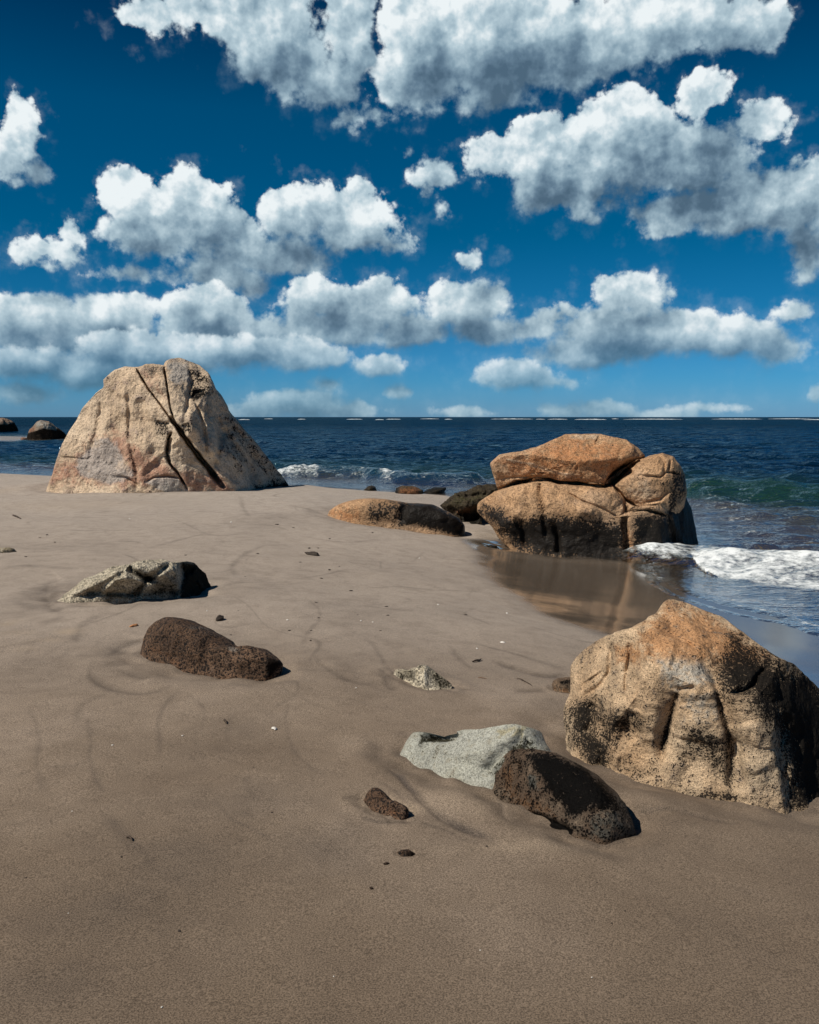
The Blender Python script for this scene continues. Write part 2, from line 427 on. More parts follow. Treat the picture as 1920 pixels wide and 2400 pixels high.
    zz = zz + lean * yn * front * np.abs(c) ** .5
    Pl = np.c_[x, y, zz]
    for (nx, ny, nz, off) in cuts:          # flat faces: n points outwards, off is a fraction of the extent
        nn = np.array((nx, ny, nz), float); nn /= np.linalg.norm(nn)
        q = Pl @ nn; lim = (C[0] * nn[0] + C[1] * nn[1]) + off * (q.max() - (C[0] * nn[0] + C[1] * nn[1])); e = q - lim
        Pl -= np.where(e > 0, e * .93, 0)[:, None] * nn
    B = np.array([r, u, n])
    W = Pl @ B + P0
    flip = np.linalg.det(np.array([r, u, n])) < 0
    FF = F[:, ::-1] if flip else F
    size = max(hw * 2, hgt)
    if warp:
        W = W + warp * size * np.c_[perlin(W / size * 3 + seed), perlin(W / size * 3 + seed + 40), perlin(W / size * 3 + seed + 80)] * (np.abs(c) ** .7)[:, None]
    nv = vnormals(W, FF)
    inner = np.clip(np.abs(c) * 3.0, .35, 1)
    d = rough * size * fbm(W / size * freq + seed * 3.7, octs, .55) * inner
    if facet: d += facet * size * (np.abs(perlin(W / size * freq * 1.7 + seed)) - .3) * inner
    if ridge: d += ridge * size * (fbm(W / size * freq * 2.2 * np.array((1, 1, .7)) + seed, 4, .5, True) - .3) * inner
    W = W + nv * d[:, None]
    PX = project(W); frontm = sstep(-c, -.12, .1)
    for pts, wpx, dep in creases:
        dist, par, side = polydist(PX, pts)
        taper = np.clip(np.minimum(par, 1 - par) * 8, .25, 1)
        if isinstance(wpx, tuple):           # a step: (left width, right width), sharp on one side
            wv = np.where(side > 0, wpx[0], wpx[1])
        else: wv = wpx
        jit = 1 + .62 * perlin(np.c_[PX / (np.max(wv) * 4 + 8), np.full(len(PX), seed)])
        f = np.exp(-(dist / (wv * jit)) ** (4 if dep > .15 else 2)) * frontm * taper
        W = W + n * (dep * f)[:, None]
    st = np.zeros((len(W), 3))
    for ch, pts, soft, amt in stains_shade:
        mk = polymask(PX, pts, soft) if pts is not None else np.ones(len(W))
        k = 'dwp'.index(ch)
        st[:, k] = np.maximum(st[:, k], mk * amt) if amt > 0 else st[:, k] * (1 + mk * amt)
    o0 = P0 if origin is None else origin
    ob = mesh_obj(name, W - o0, FF, mat, parent, {'stain_shade': st}, loc=(0, 0, 0))
    if parent is None: ob.location = o0
    else: ob.location = o0 - np.array(parent.location)
    if scour: FOOT.append((W[:, :2].copy(), W[:, 2].copy(), size))
    return ob

tan = ((.34, .22, .13), (.43, .30, .185), (.50, .37, .25))
M_left = rock_mat('pale_granite', ((.64, .46, .30), (.74, .57, .40), (.78, .65, .49)), speck=24, contrast=.32, warm=(.44, .215, .14), pale=(.46, .425, .38), patch=.5, bump=.65, mott=.50)
M_mid = rock_mat('brown_granite', ((.44, .25, .125), (.56, .345, .19), (.63, .43, .275)), speck=34, contrast=.50, warm=(.50, .215, .085), pale=(.64, .49, .34), patch=.9, bump=.55, wetdark=True)
M_near = rock_mat('speckled_granite', ((.72, .46, .255), (.80, .58, .37), (.84, .68, .48)), speck=125, contrast=.56, warm=(.66, .32, .13), pale=(.62, .60, .53), patch=1.6, bump=.7, mott=.35)
M_black = rock_mat('black_rock', ((.15, .095, .06), (.21, .14, .09), (.27, .21, .15)), speck=110, contrast=.65, warm=(.34, .16, .06), pale=(.20, .21, .18), patch=5, bump=.8, wetdark=True, dark=(.003, .003, .003), rough=.95, glint=.275)
M_grey = rock_mat('grey_green_rock', ((.33, .325, .275), (.42, .415, .355), (.48, .47, .385)), speck=130, contrast=.45, dark=(.03, .028, .018), warm=(.34, .29, .16), patch=4, bump=.5)
M_rib = rock_mat('ribbed_rock', ((.44, .37, .26), (.60, .52, .385), (.68, .60, .46)), speck=70, contrast=.75, dark=(.018, .016, .011), warm=(.28, .20, .09), patch=3, bump=.7)
M_brown = rock_mat('dark_brown_rock', ((.105, .058, .034), (.145, .083, .048), (.19, .115, .07)), speck=60, contrast=.97, dark=(.014, .010, .008), warm=(.28, .13, .06), pale=(.22, .19, .16), patch=3, bump=.8)
M_moss = rock_mat('weedy_rock', ((.07, .05, .03), (.09, .065, .035), (.13, .10, .05)), speck=40, contrast=.8, dark=(.010, .009, .007), warm=(.26, .10, .04), pale=(.17, .16, .05), patch=2.5, bump=.8, wetdark=True)
M_far = rock_mat('far_rock', ((.22, .14, .09), (.28, .20, .14), (.34, .28, .22)), speck=14, contrast=.5, dark=(.012, .009, .007), warm=(.22, .08, .035), patch=.5, bump=.6)

def build_rocks():
    # 1. the tall cracked boulder
    t = rock('granite_boulder', M_left,
        cA((225,660),(245,615),(320,480),(380,370),(420,300),(490,215),(530,190),(528,155),(590,112),(640,93),(690,97),(740,88),(838,93),(846,70),(868,56),(905,53),(950,66),(1010,83),(1045,125),(1080,195),(1110,235),(1160,320),(1256,434),(1352,524),(1420,575),(1500,650),(1580,730),(1520,765),(1400,760),(1270,738),(1150,732),(950,727),(730,700),(560,676),(400,665),(260,663)),
        (420, 1152), 1.7, 2.4, res=8, sink=.22, pw=.95, qw=.72, smooth_outline=1.2, rough=.026, freq=4.2, octs=7, seed=3, facet=.022, ridge=.012, lean=-.45,
        cuts=((-.55, .25, -1, .72), (.75, .30, -.75, .74), (.15, .65, -.75, .80)),
        creases=[
            (cA((690,95),(715,140),(755,205),(805,268),(855,340),(905,420)), 1.9, .32),
            (cA((870,345),(910,410),(960,480),(1010,545),(1065,610),(1125,690)), 5.6, 1.0),
            
            (cA((829,92),(838,140),(850,220),(862,300),(880,350)), 1.9, .32),
            (cA((868,420),(850,450),(842,520),(858,575),(900,625),(945,700)), 2.6, .4),
            (cA((862,440),(852,480),(850,520)), 6, .16),
            (cA((505,250),(512,300),(490,400),(462,500),(450,545)), 6, .06),
            (cA((300,540),(370,545),(440,553),(470,530)), 1.6, .045),
            (cA((640,180),(655,300),(650,430),(672,540),(692,600),(692,690)), 6, .09),
            (cA((700,230),(730,330),(770,450),(790,560)), 14, .09),
            (cA((590,220),(600,330),(585,430)), 14, .07),
            (cA((560,640),(640,645),(700,690)), 2.5, .10),
            (cA((735,668),(780,645),(850,638),(915,650),(940,700)), 2.5, .10),
            (cA((958,95),(975,160),(960,215),(945,290),(930,360)), 5, .10),
            (cA((965,255),(985,215),(1035,205)), 4, .14),
            (cA((985,260),(1020,350),(1042,450),(1052,540)), 4, .10),
            (cA((1100,330),(1120,420),(1105,520),(1085,610)), 8, .12),
            (cA((1120,380),(1180,470),(1250,560),(1290,690)), 9, .14),
            (cA((1170,360),(1230,470),(1330,600),(1390,700)), 8, .12),
            (cA((930,370),(945,400),(920,420)), 8, .10),
            (cA((790,360),(830,375),(860,370)), 4, .10),
            (cA((560,310),(680,300),(800,330)), 22, -.08),
            (cA((1010,310),(1060,420),(1090,540)), 14, -.10),
        ],
        stains_shade=[('d', cA((950,90),(1045,130),(1090,220),(1040,240),(985,250),(955,230),(965,150)), 8, .62),
                ('d', cA((960,200),(1040,195),(1050,225),(975,262)), 5, .95),
                ('d', cA((915,370),(970,370),(960,420),(920,410)), 8, .75),
                ('d', cA((1130,300),(1180,340),(1400,580),(1500,715),(1290,735),(1330,650),(1240,520),(1150,420)), 24, .42),  # right flank: shade of the grazing sun painted into the colour
                ('d', cA((1130,380),(1200,420),(1260,560),(1210,620),(1140,520)), 16, .38),
                ('d', cA((1290,690),(1480,650),(1500,735),(1280,740)), 10, .95),
                ('d', cA((770,350),(870,360),(860,480),(800,440)), 14, .45),
                ('d', cA((640,400),(690,520),(690,700),(650,560)), 8, .35),
                ('w', cA((240,590),(380,560),(420,480),(560,400),(640,450),(720,500),(880,600),(900,650),(690,700),(250,670)), 26, .85),
                ('w', cA((900,620),(1090,610),(1200,720),(940,730)), 14, .75),
                ('w', cA((720,120),(800,110),(830,240),(780,230)), 16, .5),
                ('p', cA((390,560),(480,450),(550,440),(640,560),(680,640),(560,680),(400,640)), 10, .95),
                ('p', cA((735,670),(790,645),(900,650),(945,710),(830,715)), 5, 1.0),
                ('p', cA((850,60),(950,65),(960,160),(850,170)), 10, .9)])
    tag(t, 'tall pale granite boulder split by a long diagonal crack on the sand', 'boulder')

    # 2. the broken boulder at the water's edge: three blocks that split apart but stand as one
    base = at(1330, 1296)
    seam = cB((655,238),(700,222),(740,212),(790,203),(832,204),(864,213),(930,217),(975,222),(1015,226),(1040,214),(1064,190),(1090,165),(1125,143),(1152,128))
    seam2 = cB((1036,216),(1058,242),(1086,272),(1130,297),(1180,311),(1224,324))
    gaps = [(seam, 3.6, .34), (cB((1030,222),(1060,190),(1100,158)), 12, .55), (cB((715,214),(760,209)), 4, .2), (seam2, 3.0, .26)]
    root = bpy.data.objects.new('split_boulder', None); COL.objects.link(root); root.location = base
    tag(root, 'big brown boulder broken into blocks, black with algae at its foot, at the water edge', 'boulder')
    rock('base_block', M_mid, cB((655,245),(720,222),(790,206),(830,203),(870,215),(1000,222),(1050,232),(1085,272),(1150,296),(1220,318),(1262,280),(1285,255),(1305,300),(1320,380),(1342,435),(1240,458),(1080,472),(940,465),(860,458),(750,435),(690,392),(640,348),(600,312),(598,285),(618,270)),
        base, .95, 1.25, parent=root, sink=.18, pw=.84, qw=.54, smooth_outline=1.5, rough=.026, freq=3.4, octs=7, seed=11, lean=-.25, facet=.026, ridge=.018, depth=.75,
        cuts=((.9, .1, -.55, .80), (-.7, .1, -.7, .86)),
        creases=gaps + [(cB((1080,268),(1086,300),(1078,350),(1085,380),(1090,470)), 6, .22),
                 (cB((800,206),(798,250),(810,330),(820,400)), 4.5, .11), (cB((845,350),(858,400),(862,455)), 5, .14),
                 (cB((880,240),(940,275),(1010,300),(1060,330)), 2, .06), (cB((720,330),(745,380),(750,430)), 6, .10),
                 (cB((1225,320),(1235,380),(1250,450)), 8, .12), (cB((900,300),(980,310)), 14, -.07), (cB((690,260),(760,250)), 16, -.07)],
        stains_shade=[('d', cB((600,310),(660,300),(720,350),(790,330),(830,335),(900,325),(1000,345),(1075,350),(1080,480),(860,470),(740,435)), 30, 1.3),
                ('d', cB((850,345),(1070,360),(1080,480),(860,465)), 34, 1.5),
                ('d', cB((1115,330),(1230,330),(1260,460),(1110,470)), 28, 1.4),
                ('d', cB((1225,310),(1300,240),(1350,440),(1240,460)), 8, 1.6),  # right face turned from the sun, its shade painted dark
                ('d', cB((600,280),(650,290),(640,350)), 10, .7),
                ('w', cB((1085,370),(1115,370),(1110,460),(1088,465)), 6, .6), ('w', cB((735,380),(760,390),(755,430),(740,430)), 4, .8)])
    rock('cap_block', M_mid, cB((637,150),(668,122),(735,112),(790,98),(840,75),(885,54),(1000,54),(1082,74),(1125,100),(1150,130),(1110,150),(1070,178),(1050,215),(1015,232),(930,228),(862,224),(835,214),(790,214),(745,214),(700,230),(664,240)),
        base, .80, 1.0, parent=root, sink=0.03, pw=.92, qw=.58, smooth_outline=1.2, rough=.028, freq=3.4, octs=7, ridge=.018, seed=14, lean=-.3, facet=.014, depth=.95, scour=False, foot=0,
        cuts=((0, .75, -.6, .72), (-.3, -.5, -.9, .75)),
        creases=gaps + [(cB((660,200),(730,196),(800,194),(850,205)), 2, .035), (cB((690,135),(790,155),(880,185),(950,190)), 2, -.012), (cB((1000,54),(985,80)), 3, .05), (cB((1085,80),(1050,140),(1040,190)), 10, .05)],
        stains_shade=[('w', cB((650,140),(800,100),(900,60),(1100,90),(1050,190),(900,200),(700,190)), 30, .75),
                ('p', cB((690,135),(780,150),(860,178),(940,188),(900,196),(800,170)), 4, .75),
                ('p', cB((900,52),(1000,55),(990,72),(900,68)), 4, .6), ('d', cB((1040,160),(1100,150),(1040,210)), 10, .5)])
    rock('side_block', M_mid, cB((1120,140),(1165,126),(1205,118),(1240,130),(1258,152),(1278,190),(1284,245),(1275,290),(1240,335),(1180,325),(1130,312),(1085,296),(1020,262),(1015,215),(1060,172)),
        base, .85, .8, parent=root, sink=0.03, pw=.98, qw=.50, smooth_outline=1.2, rough=.028, freq=3.0, ridge=.018, octs=7, seed=18, lean=-.2, facet=.014, depth=.98, scour=False, foot=0,
        creases=gaps + [(cB((1130,190),(1200,195),(1225,175),(1235,135)), 2.5, .06), (cB((1222,180),(1262,185)), 2.5, .07), (cB((1230,235),(1200,270),(1150,280)), 4, .06), (cB((1195,120),(1215,150),(1210,190)), 3, .05)],
        stains_shade=[('d', cB((1240,170),(1290,190),(1280,260),(1225,325),(1230,260)), 8, .8), ('d', cB((1180,200),(1240,200),(1220,280),(1170,250)), 16, .38), ('p', cB((1075,230),(1150,215),(1180,260),(1130,280)), 14, .55)])  # first patch paints in the shade of the right face

    # 3. low seal-shaped rock beside it
    t = rock('low_rock', M_mid, cG((298,372),(340,340),(400,305),(470,282),(560,266),(650,264),(740,270),(830,285),(890,296),(960,296),(1060,304),(1110,330),(1180,362),(1240,400),(1275,450),(1297,535),(1240,532),(1150,505),(1050,462),(960,440),(890,436),(820,440),(700,432),(600,434),(500,428),(420,405),(340,380)),
        (870, 1226), .45, .9, sink=.5, line=((764, 1208), (1090, 1258)), res=7, pw=.9, qw=.75, rough=.012, freq=3, seed=22, lean=-.3, smooth_outline=1.5,
        creases=[(cG((880,296),(850,340),(820,430)), 9, .10), (cG((1250,430),(1230,500)), 6, .05), (cG((1100,330),(1130,420)), 10, -.04)],
        stains_shade=[('d', cG((820,290),(1060,300),(1240,400),(1300,540),(960,440),(820,445)), 14, 1.5), ('d', cG((540,430),(620,300),(760,270),(840,290),(830,440)), 30, .75), ('w', cG((300,370),(400,310),(560,340),(550,430),(420,410)), 20, .7)])
    tag(t, 'low brown rock with a black right half lying in front of the big broken boulder', 'rock')
    # 4. weedy rock between
    t = rock('weedy_rock', M_moss, cG((1100,312),(1150,280),(1210,240),(1300,212),(1380,182),(1450,170),(1520,168),(1560,200),(1520,300),(1400,370),(1385,420),(1280,442),(1260,410),(1200,365)),
        (1110, 1226), .55, .8, sink=.2, res=6, rough=.07, freq=3.4, octs=6, seed=25, lean=-.4, ridge=.06, facet=.03,
        creases=[(cG((1230,375),(1300,355),(1380,325)), 6, .10), (cG((1270,410),(1380,370)), 14, .20), (cG((1200,250),(1330,250),(1450,230)), 6, .07)],
        stains_shade=[('d', None, 1, .35), ('p', cG((1200,260),(1330,235),(1400,250),(1300,290),(1200,290)), 16, .55), ('w', cG((1200,345),(1300,325),(1370,320),(1300,370),(1220,370)), 10, .8), ('d', cG((1240,380),(1400,360),(1380,440),(1270,445)), 8, 1.0)])
    tag(t, 'dark rock with yellow-green weed wedged between the low brown rock and the broken boulder', 'rock')

    # 5. the near boulder at the right edge
    t = rock('speckled_boulder', M_near, cC((262,690),(275,640),(292,590),(295,520),(303,445),(340,395),(382,358),(450,318),(520,290),(570,274),(622,262),(665,240),(715,208),(760,182),(800,150),(830,112),(856,84),(900,80),(950,90),(1040,130),(1100,150),(1165,178),(1215,222),(1280,270),(1330,310),(1400,360),(1480,410),(1560,440),(1640,500),(1725,575),(1850,690),(1960,830),(2010,980),(1980,1120),(1850,1190),(1725,1212),(1640,1225),(1590,1262),(1540,1266),(1450,1258),(1330,1222),(1220,1197),(1050,1195),(900,1190),(760,1197),(650,1216),(565,1172),(490,1105),(385,990),(290,910),(280,850),(276,790)),
        (1660, 1856), .50, .65, res=8, sink=.13, pw=.86, qw=.66, smooth_outline=1.3, rough=.024, freq=4.0, octs=7, seed=31, lean=-.62, facet=.024, ridge=.012,
        cuts=((.95, .15, -.55, .64), (.25, .75, -.70, .70), (-.75, .1, -.65, .80)),
        creases=[(cC((523,295),(520,360),(513,420),(512,480),(470,545),(400,600),(330,640)), 7, .03),
                 (cC((622,300),(630,370),(618,450),(606,530),(604,610)), 5, .03),
                 (cC((912,585),(895,650),(870,730),(845,820),(820,930),(825,1010)), (20, 7), .05),
                 (cC((1062,420),(1105,510),(1140,600),(1165,690),(1195,780),(1222,890),(1218,1000),(1215,1100),(1235,1190)), (8, 22), .05),
                 (cC((770,215),(830,240),(880,270),(950,300),(1010,340)), 6, .028), (cC((905,585),(960,572),(1020,572)), 6, .03),
                 (cC((1425,455),(1370,500),(1355,545),(1290,590),(1200,605)), 6, .05),
                 (cC((430,660),(400,700),(410,780),(380,850)), 14, .035), (cC((650,700),(620,800),(640,900)), 22, .04),
                 (cC((450,930),(460,1020),(500,1080)), 7, .03), (cC((560,950),(550,1030),(575,1110)), 7, -.02),
                 (cC((780,640),(740,760),(720,900)), 34, -.022), (cC((1030,640),(1040,760),(1000,900)), 44, -.020), (cC((1300,760),(1330,900),(1400,1080)), 44, -.03),
                 (cC((1240,860),(1260,1000),(1290,1150)), 10, .03), (cC((360,430),(420,520)), 26, -.03), (cC((700,330),(900,380)), 40, -.02), (cC((1540,700),(1500,900),(1560,1180)), 12, .04)],
        stains_shade=[('d', None, 1, .27), ('d', cC((1150,430),(1240,280),(1420,370),(1560,440),(1800,620),(2000,900),(1900,1250),(1560,1262),(1520,1050),(1470,880),(1400,740),(1330,640),(1170,600)), 75, 1.25),
                ('d', cC((1400,560),(1650,500),(2000,900),(1900,1250),(1600,1250),(1540,900)), 60, 1.6),  # right side: black lichen, with some of its shade painted in
                ('d', cC((262,700),(330,660),(420,640),(470,700),(440,800),(520,900),(500,1090),(380,990),(290,910)), 60, 1.15),
                ('d', cC((420,720),(600,700),(760,760),(640,860),(560,930),(430,900)), 44, .88),
                ('d', cC((890,600),(915,590),(860,850),(820,950),(800,900)), 8, .95),
                ('d', cC((960,780),(1110,800),(1230,900),(1230,1190),(1050,1000),(900,1000)), 44, .80),
                ('d', cC((540,960),(640,940),(700,1000),(800,960),(820,1080),(650,1120),(560,1080)), 20, .50),
                ('d', cC((640,1180),(1200,1160),(1330,1230),(650,1230)), 30, .90),
                ('d', cC((1130,540),(1200,780),(1240,900),(1225,1180),(1190,900),(1130,650)), 7, .85),
                ('d', cC((640,200),(1200,180),(1320,320),(1150,430),(900,420),(640,400)), 40, .27),
                ('w', cC((700,230),(850,90),(1050,140),(1280,290),(1420,380),(1400,440),(1150,420),(900,420),(700,400)), 44, 1.1),
                ('w', cC((540,330),(640,310),(740,370),(650,450),(560,430)), 16, .8),
                ('p', cC((790,410),(900,400),(1060,440),(1110,540),(900,590),(820,520)), 22, .80), ('p', cC((930,630),(1080,610),(1160,760),(950,760)), 30, .45)])
    tag(t, 'large speckled granite boulder with a pointed top and black right side at the right edge', 'boulder')
    # 6. small rock behind its left shoulder
    t = rock('stone', M_black, cH((1372,345),(1385,315),(1415,297),(1470,290),(1540,285),(1590,320),(1590,380),(1540,412),(1470,412),(1410,398),(1382,372)), (1312, 1625), .09, .10, res=5, sink=.5, seed=35, rough=.06, lean=-.3,
        stains_shade=[('d', cH((1420,320),(1520,300),(1540,340),(1440,350)), 5, .9), ('w', cH((1380,370),(1500,380),(1500,410),(1400,400)), 5, .6)])
    tag(t, 'small dark stone peeking out behind the left shoulder of the speckled boulder', 'stone')

    # 7. grey slab and the black rock leaning on it
    t = rock('grey_slab', M_grey, cD((303,258),(325,212),(345,178),(385,144),(450,138),(530,154),(600,140),(680,134),(742,131),(790,130),(850,118),(920,101),(985,96),(1045,108),(1060,168),(1088,236),(1092,268),(1040,300),(960,320),(870,385),(828,412),(775,424),(720,435),(650,408),(600,396),(540,370),(480,350),(420,325),(360,300)),
        (1115, 1834), .09, .17, res=7, sink=.35, line=((945, 1766), (1114, 1834)), bend=.12, pw=.88, qw=.62, rough=.018, freq=3, seed=41, lean=-.9, facet=.01, smooth_outline=1.2,
        cuts=((-.1, .35, -1, .60),),
        creases=[(cD((395,165),(440,165),(520,160),(620,142)), 11, .09), (cD((400,215),(440,195),(500,180)), 5, -.02), (cD((900,200),(860,260),(800,330),(780,370)), 12, .03), (cD((985,110),(970,180),(930,230),(900,260)), 9, .03), (cD((1020,180),(1000,240)), 8, .035), (cD((560,200),(460,300)), 5, .006)],
        stains_shade=[('d', cD((392,150),(440,142),(540,160),(640,140),(600,150),(500,185),(400,215)), 4, 1.1), ('d', cD((930,190),(1010,150),(1060,180),(1090,260),(960,300),(860,380),(800,370),(870,260)), 14, .72), ('d', cD((520,180),(560,190),(460,310),(440,300)), 10, .2), ('w', cD((840,125),(990,96),(1040,110),(960,170),(860,160)), 12, .7)])  # first patch paints shade into the hollow top; the right end is moss
    tag(t, 'angular grey-green slab leaning on the sand beside the black rounded rock', 'rock')
    t = rock('black_rock', M_black, cD((848,440),(862,400),(885,345),(925,295),(990,265),(1060,258),(1150,262),(1250,290),(1350,338),(1450,420),(1520,510),(1550,590),(1566,675),(1545,730),(1465,752),(1360,757),(1280,722),(1150,682),(1040,667),(965,640),(930,595),(880,512)),
        (1290, 1960), .10, .24, res=7, sink=.30, line=((1162, 1838), (1362, 1948)), pw=.85, qw=.62, rough=.016, freq=3.4, octs=7, facet=.012, ridge=.012, seed=45, lean=-.5, smooth_outline=2,
        creases=[(cD((965,610),(1040,608),(1120,635),(1200,668),(1290,712)), 9, .018), (cD((975,588),(1100,600),(1210,640),(1300,690)), 8, -.02), (cD((1370,600),(1440,585),(1530,560)), 6, .02), (cD((960,300),(975,350)), 9, .03), (cD((1040,390),(1080,430)), 18, -.015)],
        stains_shade=[('d', None, 1, .50), ('d', cD((1000,262),(1150,262),(1350,338),(1530,510),(1565,600),(1480,580),(1390,570),(1300,640),(1220,560),(1130,450),(1060,330)), 22, 1.3),
                ('d', cD((970,595),(1100,605),(1290,700),(1280,730),(1040,670),(960,640)), 4, 1.2),  # shade under the ledge, painted dark
                ('d', cD((1060,400),(1230,560),(1290,660),(1190,600),(1080,520)), 18, .62), ('d', cD((860,400),(900,500),(960,600),(890,530),(850,450)), 8, .6),
                ('w', cD((870,340),(950,330),(960,480),(1130,560),(1220,640),(1000,590),(900,500)), 24, .62), ('p', cD((1390,650),(1440,590),(1560,600),(1580,700),(1470,755),(1400,750)), 14, .62), ('p', cD((1030,390),(1090,400),(1100,470),(1040,450)), 12, .8)])
    tag(t, 'rounded black rock with a brown flank and undercut ledge, leaning on the grey slab', 'rock')
    # 8. ribbed and dark brown rocks on the left
    t = rock('ribbed_rock', M_rib, cE((90,330),(180,300),(250,268),(300,226),(380,190),(480,140),(590,120),(650,102),(710,94),(800,87),(835,95),(865,106),(960,96),(1020,108),(1045,130),(1100,175),(1140,232),(1165,240),(1198,272),(1140,312),(1000,318),(890,338),(760,341),(620,339),(530,327),(430,316),(330,322),(210,337),(140,350)),
        (330, 1404), .42, .42, res=8, sink=.35, pw=.88, qw=.7, rough=.030, freq=3.2, octs=6, seed=51, lean=-.7, ridge=.02, smooth_outline=1.1,
        cuts=((.85, .2, -.5, .70),),
        creases=[(cE((590,125),(640,170),(700,205),(770,215)), 7, .12), (cE((860,110),(800,160),(720,200),(680,260),(650,330)), 6, .10), (cE((440,285),(520,215),(620,195),(720,225)), 7, -.05), (cE((440,300),(560,300),(640,310)), 5, .07),
                 (cE((200,325),(330,270),(440,215),(580,130)), 8, -.05), (cE((330,300),(430,290)), 6, .08), (cE((930,110),(945,170),(930,240),(880,330)), 8, .07), (cE((760,190),(840,150),(920,150)), 12, -.07), (cE((1030,215),(1060,260),(1120,300)), 5, -.05), (cE((960,140),(1010,160)), 10, .08)],
        stains_shade=[('d', cE((940,110),(1030,110),(1150,240),(1200,272),(1100,315),(920,325),(950,200)), 9, 1.25), ('d', cE((780,200),(900,180),(930,330),(700,338),(720,280)), 16, .55), ('d', cE((590,130),(700,180),(780,200),(740,230),(640,190)), 7, .8), ('d', cE((640,240),(700,250),(640,330),(580,310)), 9, .6),  # first patch paints the shaded right end dark
                ('w', cE((420,290),(620,320),(600,338),(430,318)), 6, .8), ('w', cE((1000,270),(1100,270),(1100,310)), 8, .4)])
    tag(t, 'olive grey ribbed rock with a long low tail and a right end painted dark as shade', 'rock')
    t = rock('brown_rock', M_brown, cE((713,662),(742,590),(790,520),(840,485),(880,462),(935,457),(1010,474),(1100,515),(1180,560),(1235,600),(1285,645),(1350,652),(1440,640),(1490,668),(1540,710),(1563,740),(1525,790),(1480,825),(1380,845),(1280,848),(1150,836),(1060,802),(960,775),(880,728),(790,695)),
        (480, 1590), .20, .14, res=7, sink=.35, line=((348, 1532), (640, 1592)), pw=.9, qw=.72, rough=.012, freq=3.4, octs=6, facet=.01, ridge=.01, seed=55, lean=-.35, smooth_outline=1.5,
        creases=[(cE((960,520),(1060,515),(1130,540)), 5, -.015), (cE((1200,650),(1290,655)), 9, .03), (cE((880,560),(1100,620)), 50, -.03)],
        stains_shade=[('d', cE((1480,700),(1565,740),(1490,820),(1470,760)), 9, 1.2), ('d', cE((740,590),(940,458),(1200,580),(1100,720),(800,690)), 60, .30), ('p', cE((1205,655),(1220,625),(1290,650),(1260,665)), 5, .9), ('p', cE((980,520),(1100,515),(1130,530),(1000,528)), 4, .7), ('w', cE((720,640),(790,660),(900,720),(1000,780),(880,730)), 14, .7)])  # first patch paints shade onto the right tip
    tag(t, 'dark brown grainy rock shaped like a resting seal on the open sand', 'rock')
    # 9. small stones
    t = rock('pointed_stone', M_rib, cH((152,247),(180,236),(235,230),(280,240),(330,222),(385,215),(403,198),(425,212),(470,250),(530,290),(594,330),(575,366),(505,385),(420,378),(370,350),(300,325),(230,318),(190,292)), (985, 1612), .09, .10, res=6, sink=.5, seed=61, line=((930, 1580), (1030, 1616)), rough=.022, lean=-.3, smooth_outline=1,
        cuts=((.6, .5, -.65, .55),), creases=[(cH((405,200),(408,280),(410,370)), 7, -.03), (cH((318,230),(322,310)), 3, .015), (cH((250,240),(262,300)), 8, .02)],
        stains_shade=[('d', cH((425,215),(594,330),(570,366),(500,385),(440,280)), 8, .62), ('d', cH((152,247),(235,230),(310,240),(300,320),(200,300)), 8, .55), ('p', cH((390,210),(420,215),(415,370),(400,370)), 5, .7)])
    tag(t, 'small grey stone with a sharp peak alone in the middle of the sand', 'stone')
    t = rock('flat_stone', M_brown, cD((82,522),(105,490),(135,470),(175,464),(205,488),(232,528),(300,552),(338,583),(335,603),(300,618),(268,627),(212,600),(170,567),(125,546)), (905, 1912), .03, .06, res=6, sink=.6, line=((856, 1876), (928, 1912)), seed=65, rough=.05, freq=4, lean=-.6, smooth_outline=1,
        stains_shade=[('d', cD((82,522),(175,464),(340,585),(270,625)), 30, .32), ('w', cD((180,560),(300,610),(260,625)), 8, .7)])
    tag(t, 'flat dark brown stone in the foreground sand left of the black rock', 'stone')
    t = rock('pebble', M_brown, [(930, 1998), (942, 1991), (957, 1990), (974, 2000), (966, 2005), (945, 2005)], (952, 2005), .02, .02, res=4, sink=.4, seed=66, rough=.06, stains_shade=[('d', None, 1, .35)])
    tag(t, 'dark pebble below the flat dark stone', 'pebble')
    t = rock('pebble', M_brown, [(898, 2023), (906, 2020), (913, 2022), (910, 2027), (902, 2027)], (905, 2027), .008, .008, res=3, sink=.4, seed=67, stains_shade=[('d', None, 1, .5)])
    tag(t, 'tiny dark pebble just left of the bigger one below the flat stone', 'pebble')
    t = rock('pebble', M_brown, [(866, 2081), (870, 2077), (875, 2081), (871, 2086)], (870, 2086), .006, .006, res=3, sink=.4, seed=68, stains_shade=[('d', None, 1, .6)])
    tag(t, 'lone black pebble, lowest of the dark pebbles in the foreground', 'pebble')
    t = rock('stone', M_rib, [(-12, 1290), (0, 1284), (20, 1282), (33, 1286), (41, 1292), (20, 1295), (-8, 1295)], (16, 1295), .1, .1, res=5, sink=.4, seed=69, rough=.06, stains_shade=[('w', None, 1, .5)])
    tag(t, 'small tan stone on the pale sand at the left edge', 'stone')
    t = rock('wet_stone', M_moss, cG((1426,592),(1455,586),(1500,592),(1528,612),(1490,612),(1450,606)), (1152, 1284), .1, .1, res=5, sink=.5, seed=70, rough=.05, stains_shade=[('d', None, 1, .8)])
    tag(t, 'flat black stone on the wet sand in front of the broken boulder', 'stone')
